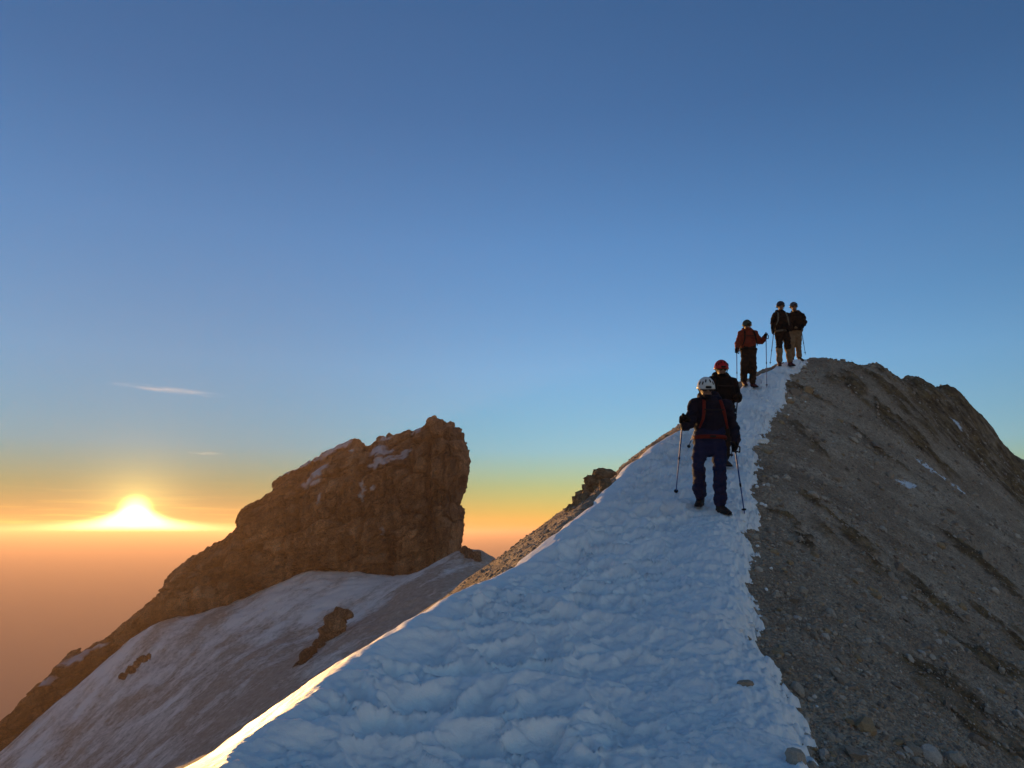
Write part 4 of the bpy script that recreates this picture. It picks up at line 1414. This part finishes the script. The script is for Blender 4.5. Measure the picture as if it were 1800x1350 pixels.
        put('sternum_strap', [tube([sh - np.array((0, 0, 0.08)) + fwd * 0.158 - across * 0.12, sh - np.array((0, 0, 0.085)) + fwd * 0.165, sh - np.array((0, 0, 0.08)) + fwd * 0.158 + across * 0.12], [(0.008, 0.005)] * 3, 8)], GRIP)
    for s in 'lr':
        g = P.get('grip_' + s)
        if g is None:
            g = P['wr_' + s] + unit(P['wr_' + s] - P['el_' + s]) * 0.06
        ax = P['axis_' + s] if 'axis_' + s in P else np.array((0, 0, 1.0))
        put('glove', hand(g, ax, P['el_' + s], opt.get('glove_r', 1.12)), opt.get('glove', BLACK))
        nrm_ = slope_normal(top_z, P['foot_' + s][0], P['foot_' + s][1], 0.12)
        td = P['toe_' + s]
        u_, so, sp = boot(P['an_' + s], td, nrm_ * 0.5 + np.array((0, 0, 0.6)))
        bt = put('boot', u_, opt['boot'])
        put('sole', so, GRIP, bt, False)
        if opt.get('crampon'):
            for q_ in sp:
                put('crampon_point', [q_], STEEL, bt, False)
    return root


def joints(t, D, feet):
    """D: name -> (u, v, extra depth)"""
    J = {k: px(u, v, t + dt) for k, (u, v, dt) in D.items()}
    for s in 'lr':
        J['toe_' + s] = np.array(feet[s], float)
        J['foot_' + s] = J['an_' + s] - np.array((0, 0, 0.1))
    return J


def settle(J, lift=0.0):
    """stand the lower foot on the ground: both ankles get their height from the surface"""
    for s in 'lr':
        a = J['an_' + s]
        g = float(top_z(np.array(a[0]), np.array(a[1])))
        J['ground_' + s] = g
    return J


def foot_depth(u, v):
    return ray_ground(u, v, top_z)


# front climber -------------------------------------------------
tA = foot_depth(1262, 899)
tA2 = foot_depth(1232, 889)
A = joints(tA, {'head': (1241, 682, -.10), 'sh_l': (1222, 712, .0), 'sh_r': (1276, 713, .0), 'el_l': (1212, 745, -.05), 'wr_l': (1203, 749, -.26), 'el_r': (1291, 753, .02), 'wr_r': (1293, 777, -.10),
                'hip_l': (1233, 776, .02), 'hip_r': (1263, 776, .02), 'kn_l': (1227, 818, -.10), 'kn_r': (1265, 826, -.16), 'an_l': (1231, 875, tA2 - tA + .03), 'an_r': (1266, 887, 0.0)},
           {'l': (-0.45, -1, -0.12), 'r': (0.30, -1, -0.15)})
pA1 = (px(1201, 729, tA - .36), px(1188, 868, ray_ground(1188, 868, top_z)))
tipA2 = px(1309, 905, ray_ground(1309, 905, top_z))
A['grip_l'] = px(1197, 749, tA - .33)
A['grip_r'] = px(1292, 787, tA - .16)
d2 = unit(tipA2 - A['grip_r'])
pA2 = (A['grip_r'] - d2 * 0.07, tipA2)
d1 = unit(pA1[1] - pA1[0])
k1 = (A['grip_l'] - pA1[0]) @ d1
A['grip_l'] = pA1[0] + d1 * k1
A['axis_l'], A['axis_r'] = -d1, -d2
print('front depth', tA, tA2)
person(A, dict(label='person in white helmet, navy jacket and blue trousers, red hip belt, leading the descent', jacket=NAVY, trousers=BLUE, helmet=SHELLW, boot=BOOT, pack=BLACK, strap=RED, crampon=True, voxel=0.0125, nod=-0.45, hood=0.075, wide=0.205,
               leg=(0.098, 0.078, 0.084)))
pole(pA1[0], pA1[1], 'blue trekking pole held upright by the white-helmeted person, left of the legs', POLEB)
pole(pA2[0], pA2[1], 'blue trekking pole planted at the scree edge by the white-helmeted person', POLEB)

# second climber ------------------------------------------------
tB = tA + 2.25
gB = px(1270, 815, tB)
zB = float(top_z(np.array(gB[0]), np.array(gB[1])))
B_ = {'head': (1268, 648, -.06), 'sh_l': (1251, 672, 0), 'sh_r': (1288, 673, 0), 'el_l': (1244, 702, .0), 'wr_l': (1236, 722, -.22), 'el_r': (1297, 700, .06), 'wr_r': (1297, 700, -.18),
      'hip_l': (1262, 726, 0), 'hip_r': (1280, 726, 0), 'kn_l': (1264, 768, .05), 'kn_r': (1274, 768, -.1), 'an_l': (1264, 806, .12), 'an_r': (1273, 806, -.12)}
Bj = joints(tB, B_, {'l': (-.1, -1, -.15), 'r': (.2, -1, -.15)})
for s in 'lr':
    a = Bj['an_' + s]
    a[2] = float(top_z(np.array(a[0]), np.array(a[1]))) + 0.11
    Bj['foot_' + s] = a - np.array((0, 0, .1))
    Bj['kn_' + s] = (Bj['hip_' + s] + a) / 2 + np.array((0, -.05, 0))
Bj['grip_r'] = px(1297, 699, tB - .25)
Bj['grip_l'] = px(1233, 726, tB - .28)
tb1 = px(1285, 806, ray_ground(1285, 806, top_z))
tb2 = px(1210, 787, ray_ground(1210, 787, top_z))
for s, tp in (('r', tb1), ('l', tb2)):
    Bj['axis_' + s] = unit(Bj['grip_' + s] - tp)
print('second legs', Bj['hip_l'][2] - Bj['an_l'][2])
person(Bj, dict(label='person in red helmet and dark jacket close behind the white-helmeted leader', jacket=BLACK, trousers=BROWN, helmet=SHELLR, boot=BOOT, pack=BLACK, strap=BLACK, glove=BROWN, nod=-0.3, hood=0.065, wide=0.195, voxel=0.015, leg=(.09, .07, .068)))
for s, tp, lab in (('r', tb1, 'dark trekking pole in the right-hand glove of the red-helmeted person'), ('l', tb2, 'dark trekking pole of the red-helmeted person, its tip showing left of the leader')):
    pole(Bj['grip_' + s] + Bj['axis_' + s] * 0.07, tp, lab, POLEK)


def stand(t, D, feet, grips):
    J = joints(t, D, feet)
    for s in 'lr':
        a = J['an_' + s]
        a[2] = max(float(top_z(np.array(a[0]), np.array(a[1]))) + 0.11, a[2] - 0.12)
        J['foot_' + s] = a - np.array((0, 0, .1))
    for s, (u, v, dt, tp) in grips.items():
        J['grip_' + s] = px(u, v, t + dt)
        if tp is not None:
            J['axis_' + s] = unit(J['grip_' + s] - tp)
    return J


# third climber, rust jacket --------------------------------------
tC = foot_depth(1316, 679) or 19.3
print('third', tC)
tc1 = px(1294.5, 668, tC - .3)
tc2 = px(1347, 668, tC - .25)
for p_ in (tc1, tc2):
    p_[2] = float(top_z(np.array(p_[0]), np.array(p_[1])))
C_ = stand(tC, {'head': (1313, 572, -.05), 'sh_l': (1304, 587, 0), 'sh_r': (1326, 587, 0), 'el_l': (1297, 603, 0), 'wr_l': (1295, 613, -.15), 'el_r': (1337, 602, 0), 'wr_r': (1344, 594, -.12),
                'hip_l': (1310, 621, 0), 'hip_r': (1322, 621, 0), 'kn_l': (1308, 645, -.08), 'kn_r': (1323, 647, -.1), 'an_l': (1308, 670, .05), 'an_r': (1323, 674, -.05)},
           {'l': (-.1, -1, -.2), 'r': (.2, -1, -.2)}, {'l': (1295, 616.5, -.2, tc1), 'r': (1346.5, 590.5, -.17, tc2)})
person(C_, dict(label='person in rust red jacket and dark green helmet, one gloved hand raised on a pole', jacket=ORANGE, trousers=BROWN, helmet=SHELLG, boot=REDBOOT, pack=BLACK, strap=BLACK, nod=-0.3, hem=0.07, belt=0.09, leg=(.100, .088, .074), hood=.06))
pole(C_['grip_l'] + C_['axis_l'] * .07, tc1, 'trekking pole beside the lowered hand of the rust-jacketed person', POLEB)
pole(C_['grip_r'] + C_['axis_r'] * .07, tc2, 'trekking pole under the raised hand of the rust-jacketed person', POLEB)

# fourth climber ---------------------------------------------------
tD = foot_depth(1380, 643) or 21.2
print('fourth', tD)
td1 = px(1353.5, 642, tD - .2)
td1[2] = max(td1[2], float(top_z(np.array(td1[0]), np.array(td1[1]))))
D_ = stand(tD, {'head': (1372, 538, -.05), 'sh_l': (1363, 554, 0), 'sh_r': (1382, 554, 0), 'el_l': (1358, 569, .02), 'wr_l': (1359, 580, -.12), 'el_r': (1386, 569, 0), 'wr_r': (1385, 578, -.15),
                'hip_l': (1369, 586, 0), 'hip_r': (1381, 586, 0), 'kn_l': (1370, 610, -.1), 'kn_r': (1385, 611, -.04), 'an_l': (1370, 634, -.12), 'an_r': (1389, 633, .05)},
           {'l': (-.35, -1, -.2), 'r': (.25, -1, -.2)}, {'l': (1360, 584, -.17, td1), 'r': (1386, 580, -.2, None)})
person(D_, dict(label='person in dark helmet and black jacket with pale gaiters, first on the hilltop', jacket=BLACK, trousers=BLACK, helmet=SHELLK, boot=REDBOOT, pack=GREYF, strap=GREYF, gaiter=TAN, nod=-.1, leg=(.100, .086, .072), wide=.19))
pole(D_['grip_l'] + D_['axis_l'] * .07, td1, 'trekking pole slanting left of the person with pale gaiters', POLEK)

# fifth climber ----------------------------------------------------
tE = (foot_depth(1405, 633) or 22.3) + .4
print('fifth', tE)
te1 = px(1416, 624, tE - .2)
te1[2] = min(te1[2], float(top_z(np.array(te1[0]), np.array(te1[1]))) + 0.3)
E_ = stand(tE, {'head': (1395, 539, -.05), 'sh_l': (1391, 555, 0), 'sh_r': (1410, 555, 0), 'el_l': (1388, 570, 0), 'wr_l': (1391, 577, -.2), 'el_r': (1415, 567, 0), 'wr_r': (1409, 574, -.14),
                'hip_l': (1393, 584, 0), 'hip_r': (1404, 584, 0), 'kn_l': (1393, 604, -.08), 'kn_r': (1403, 606, -.03), 'an_l': (1392, 624, 0), 'an_r': (1405, 626, 0)},
           {'l': (-.3, -1, -.2), 'r': (.2, -1, -.2)}, {'l': (1391, 579, -.23, None), 'r': (1408, 576, -.2, te1)})
person(E_, dict(label='person in black jacket and tan trousers, hindmost on the hilltop', jacket=BLACK, trousers=TAN, helmet=SHELLB, boot=BOOT, pack=BLACK, strap=BLACK, nod=-.15, wide=.20, hood=.07, leg=(.098, .082, .074)))
pole(E_['grip_r'] + E_['axis_r'] * .07, te1, 'trekking pole slanting right of the tan-trousered person', POLEK)

# ------------------------------------------------------------------ haze
hz = bpy.data.materials.new('haze')
hz.use_nodes = True
hn = hz.node_tree.nodes
hn.remove(hn['Principled BSDF'])
pv = hn.new('ShaderNodeVolumePrincipled')
pv.inputs['Color'].default_value = (0.72, 0.51, 0.42, 1)
pv.inputs['Density'].default_value = 1.0 / 2700.0
pv.inputs['Anisotropy'].default_value = 0.47
hz.node_tree.links.new(pv.outputs[0], hn['Material Output'].inputs['Volume'])
B, Z0, Z1 = 155000.0, -2501.0, 27.0
V = [(x, y, z) for z in (Z0, Z1) for y in (-B, B) for x in (-B, B)]
me = mesh_np('haze', V, [(0, 2, 3, 1), (4, 5, 7, 6), (0, 1, 5, 4), (2, 6, 7, 3), (0, 4, 6, 2), (1, 3, 7, 5)], [hz], smooth_=False)
link('haze', me, kind='stuff', label='warm haze filling the air over the lowland')
